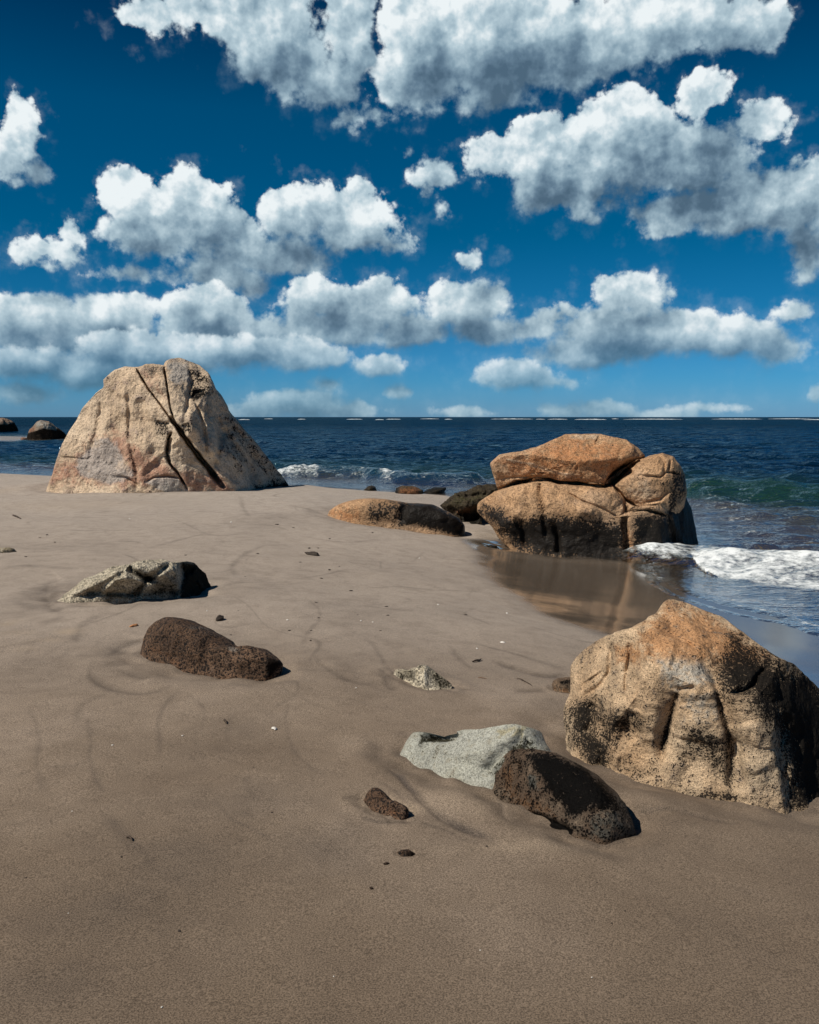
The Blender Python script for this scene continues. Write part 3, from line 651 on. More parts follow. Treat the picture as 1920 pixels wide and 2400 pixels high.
    # 10. rocks in the surf and far left
    t = rock('surf_rock', M_moss, cG((786,226),(800,190),(840,176),(900,178),(950,190),(985,205),(995,235),(900,240)), on_water(945, 1160), .8, .6, res=6, sink=.3, seed=72, rough=.06, ridge=.04, depth=.6, scour=False, stains_shade=[('w', cG((820,190),(950,188),(960,235),(820,230)), 10, 1.1), ('d', cG((785,180),(820,180),(810,235),(785,230)), 8, .9)])
    tag(t, 'rust coloured rock awash in the small breaker behind the sand', 'rock')
    t = rock('surf_rock', M_moss, cG((985,222),(1020,200),(1080,186),(1150,190),(1140,208),(1080,235),(1000,238)), on_water(1020, 1158), .7, .6, res=5, sink=.3, seed=73, rough=.06, ridge=.04, depth=.6, scour=False, stains_shade=[('d', None, 1, .8)])
    tag(t, 'black rock awash just right of the rust coloured rock', 'rock')
    t = rock('surf_rock', M_moss, cG((572,200),(600,180),(630,172),(655,182),(668,208),(600,212)), on_water(868, 1152), .5, .5, res=5, sink=.3, seed=74, rough=.06, depth=.4, scour=False, stains_shade=[('d', None, 1, .5)])
    tag(t, 'small dark rock in the foam left of the rust coloured rock', 'rock')
    t = rock('far_rock', M_far, cK((-330,480),(-250,330),(-120,262),(0,236),(60,232),(140,255),(210,285),(270,320),(320,400),(345,450),(300,500),(100,480),(-100,500)), on_water(10, 1013), 2.2, 2, res=6, sink=.2, seed=76, rough=.04, ridge=.03, lean=-.4, depth=1.5, scour=False,
        stains_shade=[('d', cK((-300,360),(150,350),(280,310),(360,460),(280,510),(-300,500)), 4, 1.1), ('w', cK((-100,240),(60,235),(200,290),(100,350),(-100,350)), 6, .4), ('w', cK((20,390),(90,390),(100,450),(20,460)), 3, 1.2)])
    tag(t, 'distant brown rock at the left edge, cut off by the frame', 'rock')
    t = rock('far_rock', M_far, cK((495,560),(520,500),(545,445),(600,400),(650,340),(680,300),(745,275),(830,285),(910,300),(960,340),(1030,400),(1100,440),(1180,500),(1245,550),(1215,620),(900,640),(500,620)), on_water(110, 1030), 2.2, 2, res=6, sink=.2, seed=78, rough=.035, ridge=.03, lean=-.4, depth=1.5, scour=False,
        stains_shade=[('d', cK((495,520),(700,460),(780,430),(1040,465),(1060,410),(1260,550),(1220,640),(490,630)), 3, 1.3), ('w', cK((540,440),(650,400),(640,470),(540,490)), 4, .9), ('p', cK((650,330),(745,275),(910,300),(1000,400),(1040,460),(850,430),(700,400)), 6, .6)])
    tag(t, 'distant pale topped rock with black foot in the water left of the boulder', 'rock')
    t = rock('far_rock', M_far, cK((375,610),(395,590),(440,588),(490,600),(500,625),(400,640)), on_water(55, 1031), .5, .5, res=4, sink=.3, seed=79, rough=.05, depth=.3, scour=False, stains_shade=[('w', None, 1, .7)])
    tag(t, 'tiny red-brown rock in the water left of the pale topped distant rock', 'rock')
build_rocks()

# ------------------------------------------------------------------ sand
def polar(r, fine=620, half=31.5):
    """angles: dense over the view to the sea, coarse behind"""
    a = np.radians(np.linspace(-half, half, fine))
    b = np.radians(np.linspace(half, 360 - half, 62)[1:-1])
    return np.r_[a, b]
def sheet(rs, th, close=True):
    X = np.outer(rs, np.sin(th)); Y = np.outer(rs, np.cos(th)); n, m = len(rs), len(th)
    i = np.arange(n * m).reshape(n, m); j = np.roll(i, -1, 1) if close else i[:, 1:]
    k = i if close else i[:, :-1]
    F = np.stack([k[:-1], j[:-1], j[1:], k[1:]], -1).reshape(-1, 4)
    return np.c_[X.ravel(), Y.ravel()], F[:, ::-1]
def geo(a, b, mn, k):
    r = [a]
    while r[-1] < b: r.append(r[-1] + max(mn, r[-1] * k))
    return np.array(r)

def gpts(pts, n=6): return np.array([at(*p)[:2] for p in curve(pts, n)])
WET_EDGE = [(1050, 1262), (1078, 1290), (1098, 1330), (1140, 1378), (1205, 1425), (1290, 1462), (1400, 1494), (1560, 1560), (1760, 1640), (2100, 1750)]
STREAKS = [
 (crop(((700,905),(640,930),(560,940),(450,920),(380,870),(400,800)), 0, 1080, 1.725), .05, .010, .34),
 (crop(((1150,860),(1210,900),(1180,960),(1080,1010)), 0, 1080, 1.725), .03, .006, .3),
 (crop(((1180,930),(1160,1060),(1210,1190),(1330,1290)), 0, 1080, 1.725), .018, .003, .3),
 (crop(((740,930),(830,1010),(800,1130),(850,1260)), 0, 1080, 1.725), .02, .002, .24),
 (crop(((100,980),(160,1100),(150,1250),(230,1380)), 0, 1080, 1.725), .02, .002, .26),
 (cD((60,600),(100,640),(190,660),(300,650),(420,640)), .016, .006, .5), (cD((-60,520),(20,510),(80,500)), .02, .006, .4), (cD((150,420),(240,460),(330,540),(420,600)), .012, .004, .4),
 (cH((130,250),(90,300),(120,360),(230,400)), .04, .008, .4), (cH((600,340),(680,380),(760,400)), .03, .004, .3),
 (crop(((0,1300),(140,1240),(300,1230),(420,1180)), 0, 1080, 1.725), .03, .0, .2), (crop(((560,20),(640,50),(820,70),(1000,110)), 960, 1850, 1.797), .015, .008, .45), (crop(((0,130),(130,150),(260,210),(420,240)), 960, 1850, 1.797), .02, .003, .35),  # curve in the photograph, width (m), depth of the step (m), darkness
 (cD((215,330),(270,380),(340,450),(420,530),(520,610),(640,680),(780,740),(900,790)), .022, .016, .75),
 (cD((800,480),(850,510),(880,560),(890,610),(920,655)), .014, .012, .55),
 (cE((200,205),(130,220),(100,290),(108,350),(150,405),(250,445)), .10, .02, .45),
 (cE((110,230),(130,300),(110,345)), .16, .0, .5),
 (cE((700,590),(600,610),(520,650),(450,720)), .08, .012, .45), (cE((520,760),(580,800),(660,826),(760,840)), .07, .012, .4),
 (crop(((1600,480),(1650,540),(1668,640),(1690,740)), 0, 0, 1725/1920), .05, .0, .25),
 (cE((250,620),(270,560),(340,480),(440,420)), .05, .0, .28), (cE((0,480),(120,470),(180,430)), .05, .0, .25),
 (crop(((345,1010),(370,1120),(365,1200),(400,1310),(430,1350)), 0, 1080, 1.725), .016, .002, .30),
 (crop(((300,1080),(330,990),(450,930)), 0, 1080, 1.725), .03, .0, .2),
 (crop(((640,1240),(650,1140),(640,1060),(690,960),(760,930)), 0, 1080, 1.725), .02, .001, .26),
 (crop(((930,1160),(920,1080),(950,1020)), 0, 1080, 1.725), .02, .001, .24), (crop(((1000,1260),(1000,1330),(1060,1370)), 0, 1080, 1.725), .03, .001, .28),
 (crop(((1270,790),(1300,830),(1380,880),(1450,900),(1560,905)), 0, 1080, 1.725), .03, .002, .34),
 (crop(((1215,540),(1280,590),(1290,640),(1240,700),(1220,770)), 0, 1080, 1.725), .03, .002, .32),
 (crop(((1470,700),(1530,770),(1560,840)), 0, 1080, 1.725), .03, .002, .30), (crop(((960,480),(940,430),(1000,370),(1100,330)), 0, 1080, 1.725), .05, .002, .26),
 (crop(((700,230),(860,300),(1000,290)), 0, 1080, 1.725), .05, .002, .2), (crop(((580,360),(760,310),(900,280)), 0, 1080, 1.725), .06, .002, .24),
 (crop(((970,140),(990,200),(1030,240)), 0, 1080, 1.725), .05, .002, .26), (crop(((180,85),(300,110),(520,120),(640,115)), 0, 1080, 1.725), .10, .01, .35),
 (crop(((0,430),(150,425),(350,440)), 0, 1080, 1.725), .12, .0, .25), (crop(((1180,180),(1280,205),(1400,240)), 0, 1080, 1.725), .09, .006, .28),
 (cH((900,150),(1080,210),(1250,262),(1380,278),(1500,262)), .05, .012, .50), (cH((1080,385),(1200,400),(1360,395)), .06, .004, .34), (cH((560,30),(680,170),(760,230)), .03, .001, .28),
 (crop(((420,70),(500,160),(560,230),(700,330),(860,400)), 0, 1850, 1.797), .03, .001, .30), (crop(((880,10),(960,110),(1060,160),(1200,250)), 0, 1850, 1.797), .02, .001, .34),
 (crop(((860,100),(1100,100),(1300,130),(1460,150)), 960, 1850, 1.797), .02, .012, .45), (crop(((580,560),(640,600),(740,640)), 0, 1850, 1.797), .03, .0, .18),
]
SMUDGE = [  # broad darker tongues of heavy sand: centre, radii in the photograph, amount
 (420, 2020, 150, 60, .5), (260, 2130, 190, 70, .45), (770, 1995, 130, 60, .5), (560, 1880, 140, 50, .35), (470, 2080, 60, 40, .3), (100, 2300, 200, 60, .3), (1000, 2180, 90, 40, .15), (520, 1720, 90, 60, .25), (660, 1360, 110, 40, .2), (820, 1440, 140, 40, .25), (1010, 1580, 60, 20, .3), (140, 1390, 90, 35, .5), (280, 1560, 90, 40, .3), (100, 1560, 110, 40, .3), (620, 1215, 110, 16, .3), (1720, 2200, 130, 80, .15), (160, 1280, 170, 14, .25)]
PALE = [(160, 1480, 26, 7, .8), (120, 1500, 30, 5, .4), (20, 1460, 22, 9, .5), (40, 1483, 40, 6, .35), (60, 1520, 26, 6, .3), (10, 1150, 40, 8, .3), (1380, 1880, 90, 25, .35), (1090, 1880, 100, 26, .35), (1250, 1985, 140, 14, .4), (880, 1870, 60, 30, .25), (1150, 1235, 60, 26, .4), (150, 1180, 200, 12, .3), (960, 1890, 40, 10, .5)]

def build_sand():
    rs = np.r_[0.02, 0.8, geo(1.7, 45, .0065, .0034), geo(48, 6000, 1, .12)]
    th = polar(rs); XY, F = sheet(rs, th)
    d = shore_dist(XY); z = ground(XY, d)
    n = len(XY); dark = np.zeros(n); pale = np.zeros(n)
    R = np.hypot(XY[:, 0], XY[:, 1]); near = R < 60
    # hollows round the rocks and sand banked on their lee side
    for W, Z, size in FOOT:
        c = W.mean(0); rad = size * 1.2
        m = np.where((np.abs(XY - c) < rad).all(1))[0]
        if not len(m): continue
        gz = ground(W); k = np.abs(Z - gz) < size * .05
        f = W[k][::max(1, k.sum() // 220)]
        if len(f) < 8: continue
        q = np.full(len(m), 1e9)
        for p in f: q = np.minimum(q, np.hypot(XY[m, 0] - p[0], XY[m, 1] - p[1]))
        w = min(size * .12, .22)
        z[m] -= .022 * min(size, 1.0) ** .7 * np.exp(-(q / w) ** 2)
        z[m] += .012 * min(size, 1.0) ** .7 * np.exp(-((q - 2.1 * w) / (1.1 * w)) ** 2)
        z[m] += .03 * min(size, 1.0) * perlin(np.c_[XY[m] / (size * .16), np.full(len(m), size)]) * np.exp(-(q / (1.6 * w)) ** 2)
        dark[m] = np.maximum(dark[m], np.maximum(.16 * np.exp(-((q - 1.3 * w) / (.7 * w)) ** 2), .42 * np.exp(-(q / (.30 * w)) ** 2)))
    for pts, wd, dep, amt in STREAKS:
        g = gpts(pts); lo, hi = g.min(0) - 5 * wd, g.max(0) + 5 * wd
        m = np.where(((XY > lo) & (XY < hi)).all(1))[0]
        if not len(m): continue
        p3 = np.c_[XY[m], np.zeros(len(m))]
        q, par, side = polydist(XY[m] + .5 * wd * np.c_[perlin(p3 / (wd * 9)), perlin(p3 / (wd * 9) + 7)], g)
        tp = np.clip(np.minimum(par, 1 - par) * 5, 0, 1)
        ww = wd * (.6 + .8 * np.abs(perlin(np.c_[XY[m] / (wd * 14), np.ones(len(m)) * 3])))
        dark[m] = np.maximum(dark[m], amt * tp * np.exp(-(q / ww) ** 2))
        s = side * q
        z[m] -= dep * tp * np.exp(-np.maximum(-s, 0) / (4 * wd)) * np.exp(-np.maximum(s, 0) / (.45 * wd)) * np.exp(-(q / (6 * wd)) ** 4)
    def blobs(lst, out):
        for px, py, rx, ry, a in lst:
            c = at(px, py)[:2]; ex = abs(at(px + rx, py)[0] - at(px - rx, py)[0]) / 2 + .01; ey = abs(at(px, py - ry)[1] - at(px, py + ry)[1]) / 2 + .01
            m = np.where((np.abs(XY - c) < np.array((ex, ey)) * 2.5).all(1))[0]
            if len(m):
                p3 = np.c_[XY[m] / ex, np.full(len(m), px * .01)]
                q = ((XY[m, 0] - c[0]) / ex) ** 2 + ((XY[m, 1] - c[1]) / ey) ** 2 + .8 * fbm(p3 * 1.3, 4)
                out[m] = np.maximum(out[m], a * np.exp(-np.maximum(q, 0) * 1.1))
    blobs([q[:4] + (q[4] * .6,) for q in SMUDGE], dark); blobs(PALE, pale)
    # faint swash lines and grain-sized relief on the open sand
    P = np.c_[XY, np.zeros(n)]
    wp = P + .5 * np.c_[perlin(P * .6), perlin(P * .6 + 31), np.zeros(n)]
    ln = np.abs(perlin(wp * np.array((.75, .55, 1)) + 60)); thin = .012 + .02 * np.abs(perlin(P * .3 + 5))
    far = near * sstep(R, 3.2, 6.5)
    dark = np.maximum(dark, .34 * np.exp(-(ln / thin) ** 2) * far * sstep(perlin(P * .8 + 77), -.15, .3))
    ln2 = np.abs(perlin(wp * np.array((1.6, 1.1, 1)) + 160))
    dark = np.maximum(dark, .22 * np.exp(-(ln2 / .02) ** 2) * far * sstep(perlin(P * .9 + 177), .0, .35))
    z = z + near * (.004 * fbm(P * 2.6, 3) + .0016 * perlin(P * 9) * sstep(8 - R, 0, 4)) * sstep(d, .8, 3.5)
    # wetness: what the last wave reached
    we = gpts(WET_EDGE, 5); far_side = np.array([(1.75, 15.0), (2.7, 17.5), (2.3, 20.6), (.7, 23.4), (-2.4, 25.6), (-6.3, 27.8), (-13.3, 31), (-27, 36.2), (-60, 45)])
    we = np.vstack([far_side[::-1], we])
    q, _, side = polydist(XY, we); q = np.where(side > 0, q, -q) 
    sd = np.where(d < 0, 1.0, q)
    pe = perlin(P * .9 + 12) * .12 + near * fbm(P * 3.1 + 5, 3) * .12
    wet = np.where(np.hypot(XY[:, 0] + 41, XY[:, 1] - 84) < 25, .5, sstep(sd + pe, -.12, .50))
    build_sand.dbg = (we, XY, sd)
    m = bpy.data.materials.new('sand'); m.use_nodes = True; nt = m.node_tree; nt.nodes.clear(); g = G(nt)
    tc = N(nt, 'ShaderNodeTexCoord').outputs['Object']
    a = N(nt, 'ShaderNodeAttribute', attribute_name='marks'); sp = N(nt, 'ShaderNodeSeparateColor'); nt.links.new(a.outputs['Color'], sp.inputs[0])
    wetn, dk, pl = sp.outputs[0], sp.outputs[1], sp.outputs[2]
    big = g.noise(tc, .55, 5, .6); mid = g.noise(tc, 5.5, 5, .65); fine = g.noise(tc, 190, 3, .75); spk = g.noise(tc, 420, 1, .6)
    col = g.ramp(big, [(.28, (.160, .117, .082)), (.5, (.236, .180, .131)), (.72, (.315, .248, .190))])
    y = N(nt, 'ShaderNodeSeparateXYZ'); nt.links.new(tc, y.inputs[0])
    col = g.mix(g.ss(y.outputs[1], 4.0, 1.8, 0, .55), col, (.090, .062, .040))     # vignette painted in: sand darkened near the camera
    col = g.mix(g.ss(y.outputs[1], 4.0, 8, 0, .66), col, (.43, .365, .305))        # and lightened further off, the same painted falloff
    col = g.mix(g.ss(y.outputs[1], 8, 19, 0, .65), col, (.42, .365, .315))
    col = g.mix(g.ss(mid, .4, .75, 0, .30), col, (.130, .098, .073))
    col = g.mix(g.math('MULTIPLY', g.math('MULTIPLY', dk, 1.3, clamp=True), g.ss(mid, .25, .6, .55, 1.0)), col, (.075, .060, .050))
    col = g.mix(g.math('MULTIPLY', pl, .8), col, (.40, .31, .22))
    k = g.ss(fine, .34, .66, .50, 1.42); kk = N(nt, 'ShaderNodeCombineColor')
    for i in range(3): nt.links.new(k, kk.inputs[i])
    col = g.mix(1.0, col, kk.outputs[0], 'MULTIPLY')
    col = g.mix(g.ss(spk, .72, .78, 0, .5), col, (.45, .38, .30))
    col = g.mix(g.ss(spk, .27, .22, 0, .6), col, (.03, .025, .02))
    col = g.mix(g.math('MULTIPLY', wetn, .72), col, (.105, .074, .047))
    b = N(nt, 'ShaderNodeBsdfPrincipled'); nt.links.new(col, b.inputs['Base Color'])
    nt.links.new(g.ss(wetn, 0, .9, .92, .13), b.inputs['Roughness'])
    nt.links.new(g.ss(wetn, 0, 1, .12, .85), b.inputs['Specular IOR Level'])
    bp = N(nt, 'ShaderNodeBump'); bp.inputs['Distance'].default_value = .004
    nt.links.new(g.ss(wetn, .0, .8, .55, .012), bp.inputs['Strength'])
    nt.links.new(g.math('ADD', g.math('MULTIPLY', fine, 1.0), g.math('MULTIPLY', mid, 2.0)), bp.inputs['Height'])
    nt.links.new(bp.outputs[0], b.inputs['Normal'])
    nt.links.new(g.ss(wetn, .3, 1, 0, .75), b.inputs['Coat Weight']); b.inputs['Coat Roughness'].default_value = .10; b.inputs['Coat IOR'].default_value = 1.45
    o = N(nt, 'ShaderNodeOutputMaterial'); nt.links.new(b.outputs[0], o.inputs[0])
    build_sand.h = (XY, z)
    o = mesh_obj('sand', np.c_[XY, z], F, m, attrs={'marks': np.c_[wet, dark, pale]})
    tag(o, kind='structure')
build_sand()

# ------------------------------------------------------------------ sea
CREST = {  # crest lines on the water: points in the photograph, height, width seaward, width shoreward, foam
 'near': (cF((270,640),(420,610),(600,590),(760,590),(900,600),(1050,620),(1250,640),(1500,665),(1725,690),(2100,730)), .20, .5, .85),
 'mid': (cF((880,545),(1000,550),(1150,530),(1300,560)), .10, .30, .2),
 'swell': (cF((640,140),(900,138),(1200,150),(1500,168),(1800,185),(2300,200)), .38, 1.5, .9),
 'left': (cG((-200,120),(60,112),(200,108),(330,110),(450,112),(600,120),(740,142),(900,160),(1200,165),(1450,160)), .36, .9, .55)}
SWASH = cF((450,690),(500,735),(480,790),(560,850),(660,905),(800,950),(1000,1000),(1100,1030),(1300,1070),(1500,1110),(1725,1175),(2200,1300))
SWASH2 = cF((690,760),(720,820),(820,880),(980,930),(1100,965),(1300,1000),(1500,1045),(1600,1090),(1725,1130),(2200,1260))
def build_sea():
    rs = np.r_[geo(5.5, 300, .022, .0042), geo(304, 12000, 4, .02)]
    a = np.radians(np.linspace(-33, 33, 760)); b = np.radians(np.linspace(33, 100, 40)[1:])
    th = np.r_[-b[::-1], a, b]
    XY, F = sheet(rs, th, close=False)
    n = len(XY); R = np.hypot(XY[:, 0], XY[:, 1])
    keep = shore_dist(XY) < 3.5
    gz = np.full(n, -3.5); m = R < 140; gz[m] = ground(XY[m])
    depth = np.maximum(SEA - gz, -1.0)
    rng = np.random.default_rng(5); z = np.zeros(n); cell = R * .0045 + .02
    for k in range(46):
        lam = .28 * 1.105 ** k * rng.uniform(.9, 1.1); an = math.radians(rng.normal(205, 30))
        kv = 2 * math.pi / lam; ph = kv * (XY[:, 0] * math.sin(an) + XY[:, 1] * math.cos(an)) + rng.uniform(0, 7)
        w = sstep(lam / cell, 2.5, 6) * sstep(depth, .02 + .01 * lam, .30 + .12 * lam)
        mw = np.where(w > 0)[0]; ph = ph[mw]; w = w[mw]
        ph = ph + 1.3 * perlin2(XY[mw, 0] / (lam * 4), XY[mw, 1] / (lam * 4), k)
        amp = .020 * lam / (1 + (lam / 2.6) ** 1.8)
        z[mw] += amp * w * (np.exp(np.sin(ph) - 1) * 2 - .75)
    foam = np.zeros(n); green = np.zeros(n)
    P = np.c_[XY, np.zeros(n)]
    nr = np.where(R < 42)[0]; jag = np.zeros(n); fin = np.zeros(n); jag[nr] = fbm(P[nr] * 1.1 + 4, 4); fin[nr] = fbm(P[nr] * 4.0 + 14, 4)
    for key, (pts, h, ws, wl) in CREST.items():
        g = np.array([on_water(*p)[:2] for p in curve(pts, 6)])
        lo, hi = g.min(0) - 6, g.max(0) + 6
        m = np.where(((XY > lo) & (XY < hi)).all(1))[0]
        q, par, side = polydist(XY[m] + .12 * np.c_[jag[m], jag[m]], g)
        s = side * q                                # + towards the sea
        tp = sstep(par, 0, .14) * sstep(1 - par, 0, .05)
        hh = h * (1 + .22 * jag[m]) * tp
        pr = np.where(s > 0, np.exp(-(s / ws) ** 2), np.exp(-(s / wl) ** 2))
        z[m] = z[m] * (1 - .5 * pr) + hh * pr
        if key == 'near':
            thk = .35 + 1.0 * sstep(par, .25, .6); f = np.where(s > 0, .45 * np.exp(-(s / 1.1) ** 2) + .55 * np.exp(-(s / .3) ** 2), .55 * np.exp(-(np.maximum(-s - thk, 0) / .30) ** 2) + .45 * np.exp(-(np.maximum(-s - thk, 0) / .9) ** 2)) * sstep(par, 0.0, .12)
            f *= 1.14 + .7 * jag[m]
            z[m] += .07 * np.maximum(jag[m], -.3) * f + .006 * fin[m] * f
            foam[m] = np.maximum(foam[m], f)
        elif key == 'mid':
            f = np.exp(-(q / .5) ** 2) * tp * .62; foam[m] = np.maximum(foam[m], f)
        elif key == 'left':
            g2 = project(np.c_[XY[m], np.full(len(m), SEA + .2)])[:, 0]
            band = np.maximum.reduce([sstep(762 - g2, 0, 22) * 1.15, np.exp(-((g2 - 905) / 22) ** 2) * 1.1, np.exp(-((g2 - 850) / 12) ** 2) * .85, np.exp(-((g2 - 960) / 30) ** 2) * .55])
            top = np.exp(-(np.maximum(s - .15, 0) / .35) ** 2) * np.where(s < 0, np.exp(-(s / 1.0) ** 2), 1)
            foam[m] = np.maximum(foam[m], band * top * (1 + .4 * jag[m]))
            foam[m] = np.maximum(foam[m], .60 * np.exp(-(s / .25) ** 2) * sstep(900 - g2, 0, 80))
            z[m] += .10 * np.maximum(fin[m], -.3) * foam[m]
            green[m] = np.maximum(green[m], np.exp(-((s + .15) / .7) ** 2) * tp)
        else:
            green[m] = np.maximum(green[m], np.exp(-((s + .5) / 1.5) ** 2) * sstep(par, 0, .02))
            foam[m] = np.maximum(foam[m], .42 * np.exp(-((s + 1.9) / .7) ** 2) * (1 + jag[m]))
    for pts, wd, amt in ((SWASH, .07, .40), (SWASH2, .11, .80)):
        g = np.array([on_water(*p)[:2] for p in curve(pts, 6)]); lo, hi = g.min(0) - 2, g.max(0) + 2
        m = np.where(((XY > lo) & (XY < hi)).all(1))[0]
        q, par, side = polydist(XY[m] + .15 * np.c_[jag[m], fin[m]], g)
        wv = .55 + .45 * sstep(par, .15, .5)
        foam[m] = np.maximum(foam[m], amt * wv * np.exp(-(q / wd) ** 2) * (1 + .5 * fin[m])); z[m] += .02 * np.exp(-(q / (wd * 1.2)) ** 2)
    # streaks of old foam in the wash
    wash = sstep(depth, -.02, .05) * (1 - sstep(depth, .35, .9)) * (R < 40)
    st = np.zeros(n); st[nr] = fbm(P[nr] * np.array((1.0, 3.2, 1)) + 90, 5)
    foam = np.maximum(foam, wash * (.42 + .8 * st))
    # foam round the feet of the far rocks
    for (px, py, rx) in ((115, 1008, 34), (92, 1012, 26), (60, 1018, 20)):
        c = on_water(px, py)[:2]; ex = rx / FPX * c[1]
        foam = np.maximum(foam, 1.1 * np.exp(-((XY[:, 0] - c[0]) / ex) ** 2 - ((XY[:, 1] - c[1]) / (ex * 2.2)) ** 2))
    m = bpy.data.materials.new('sea_water'); m.use_nodes = True; nt = m.node_tree; nt.nodes.clear(); g = G(nt)
    tc = N(nt, 'ShaderNodeTexCoord').outputs['Object']
    a = N(nt, 'ShaderNodeAttribute', attribute_name='water'); sp = N(nt, 'ShaderNodeSeparateColor'); nt.links.new(a.outputs['Color'], sp.inputs[0])
    dep, fo, gr = sp.outputs[0], sp.outputs[1], sp.outputs[2]
    pat = g.noise(tc, .05, 4, .6)
    col = g.ramp(pat, [(.35, (.0012, .010, .022)), (.65, (.002, .019, .038))])
    col = g.mix(g.ss(dep, 1.6, .45), col, (.010, .030, .026))
    col = g.mix(g.ss(dep, .55, .10), col, (.17, .135, .095))
    col = g.mix(gr, col, (.012, .040, .022))
    cover = g.math('MAXIMUM', g.ss(dep, -.01, .42), g.math('MULTIPLY', gr, .9))
    body = N(nt, 'ShaderNodeBsdfDiffuse'); nt.links.new(col, body.inputs[0])
    tr = N(nt, 'ShaderNodeBsdfTransparent'); tr.inputs[0].default_value = (.93, .90, .84, 1)
    mx = N(nt, 'ShaderNodeMixShader'); nt.links.new(cover, mx.inputs[0]); nt.links.new(tr.outputs[0], mx.inputs[1]); nt.links.new(body.outputs[0], mx.inputs[2])
    # ripples too small to model; finer ones fade out with distance
    dist = g.vec('LENGTH', tc)
    st2 = N(nt, 'ShaderNodeMapping'); nt.links.new(tc, st2.inputs[0]); st2.inputs['Scale'].default_value = (.75, 1.5, 1)
    r1 = g.noise(st2.outputs[0], 2.4, 4, .65); r2 = g.noise(st2.outputs[0], .50, 4, .65); r3 = g.noise(st2.outputs[0], .05, 4, .6)
    hgt = g.math('ADD', g.math('MULTIPLY', r1, g.ss(dist, 15, 140, .23, .0)), g.math('ADD', g.math('MULTIPLY', r2, g.ss(dist, 16, 50, .0, 1.25)), g.math('MULTIPLY', r3, g.ss(dist, 80, 500, 0, 2.6))))
    bp = N(nt, 'ShaderNodeBump'); bp.inputs['Distance'].default_value = 1.0; nt.links.new(g.ss(dep, .0, .5, .22, .80), bp.inputs['Strength']); nt.links.new(hgt, bp.inputs['Height'])
    gl = N(nt, 'ShaderNodeBsdfGlossy'); gl.inputs['Roughness'].default_value = .08; nt.links.new(g.mix(g.ss(dep, .1, .8), (.9, .95, 1.0), (.44, .70, .90)), gl.inputs[0]); nt.links.new(bp.outputs[0], gl.inputs['Normal']); nt.links.new(bp.outputs[0], body.inputs['Normal'])
    fr = N(nt, 'ShaderNodeFresnel'); fr.inputs[0].default_value = 1.33; nt.links.new(bp.outputs[0], fr.inputs['Normal'])
    m2 = N(nt, 'ShaderNodeMixShader'); nt.links.new(g.math('MULTIPLY', fr.outputs[0], g.math('MULTIPLY', g.ss(dep, .08, .7, .72, .36), g.ss(dist, 30, 250, 1, .42))), m2.inputs[0]); nt.links.new(mx.outputs[0], m2.inputs[1]); nt.links.new(gl.outputs[0], m2.inputs[2])
    fn = g.noise(tc, 7, 6, .7); fn2 = g.voro(tc, 9, 'F1', 2, .6)
    fd = g.math('ADD', fo, g.math('ADD', g.math('MULTIPLY_ADD', fn, 1.5, -.75), g.math('MULTIPLY_ADD', fn2, -.4, .18)))
    fm = g.ss(fd, .36, 1.25, 0, .98)
    # scattered whitecaps far out
    fb = N(nt, 'ShaderNodeBsdfDiffuse'); nt.links.new(g.mix(g.ss(g.math('ADD', fo, g.math('MULTIPLY_ADD', fn, 2.6, -1.3)), .45, 1.5), (.30, .34, .34), (.80, .83, .83)), fb.inputs[0])
    fbp = N(nt, 'ShaderNodeBump'); fbp.inputs['Strength'].default_value = .25; fbp.inputs['Distance'].default_value = .03; nt.links.new(fn, fbp.inputs['Height']); nt.links.new(fbp.outputs[0], fb.inputs['Normal'])
    m3 = N(nt, 'ShaderNodeMixShader'); nt.links.new(fm, m3.inputs[0]); nt.links.new(m2.outputs[0], m3.inputs[1]); nt.links.new(fb.outputs[0], m3.inputs[2])
    o = N(nt, 'ShaderNodeOutputMaterial'); nt.links.new(m3.outputs[0], o.inputs[0])
    V = np.c_[XY, SEA + z]
    kf = keep[F].all(1); F = F[kf]
    used = np.unique(F); re = np.full(n, -1); re[used] = np.arange(len(used))
    ob = mesh_obj('sea', V[used], re[F], m, attrs={'water': np.c_[depth, foam, green][used]})
    tag(ob, kind='structure')
    # offshore line of breakers on the bar: low ridges of white water
    rng = np.random.default_rng(9); Vs = []; Fs = []; cnt = 0
    spans = [(620, 640, 982), (698, 716, 983), (812, 850, 983), (880, 900, 984), (905, 940, 983), (985, 1030, 982), (1042, 1060, 983), (1150, 1250, 982.5), (1255, 1278, 983), (1282, 1330, 983), (1345, 1420, 983.5), (1432, 1450, 982), (1460, 1600, 983), (1670, 1790, 982.5), (1800, 1905, 982), (560, 585, 984), (1880, 1960, 984)]
    for x0, x1, py in spans:
        k = max(6, int((x1 - x0) / 3)); xs = np.linspace(x0, x1, k)
        for j in range(7):
            v = j / 6
            for i, px in enumerate(xs):
                w = on_water(px, py); env = math.sin(math.pi * (i + .3) / (k - .4)) ** .5 * (.55 + .5 * abs(float(perlin(np.array([[px * .13, py, 2.]]))[0])))
                Vs.append((w[0], w[1] + (v - .5) * 7 + 9 * float(perlin(np.array([[px * .05, 3., py]]))[0]), SEA - .05 + .8 * env * math.sin(math.pi * v) ** .8))
        for j in range(6):
            for i in range(k - 1):
                q = cnt + j * k + i; Fs.append((q, q + 1, q + k + 1, q + k))
        cnt += 7 * k
    mf = bpy.data.materials.new('white_water'); mf.use_nodes = True; bs = mf.node_tree.nodes['Principled BSDF']; bs.inputs['Roughness'].default_value = .9
    g = G(mf.node_tree); tcn = N(mf.node_tree, 'ShaderNodeTexCoord').outputs['Object']
    mf.node_tree.links.new(g.ramp(g.noise(tcn, .5, 4, .6), [(.3, (.3, .36, .38)), (.6, (.62, .66, .67))]), bs.inputs['Base Color'])
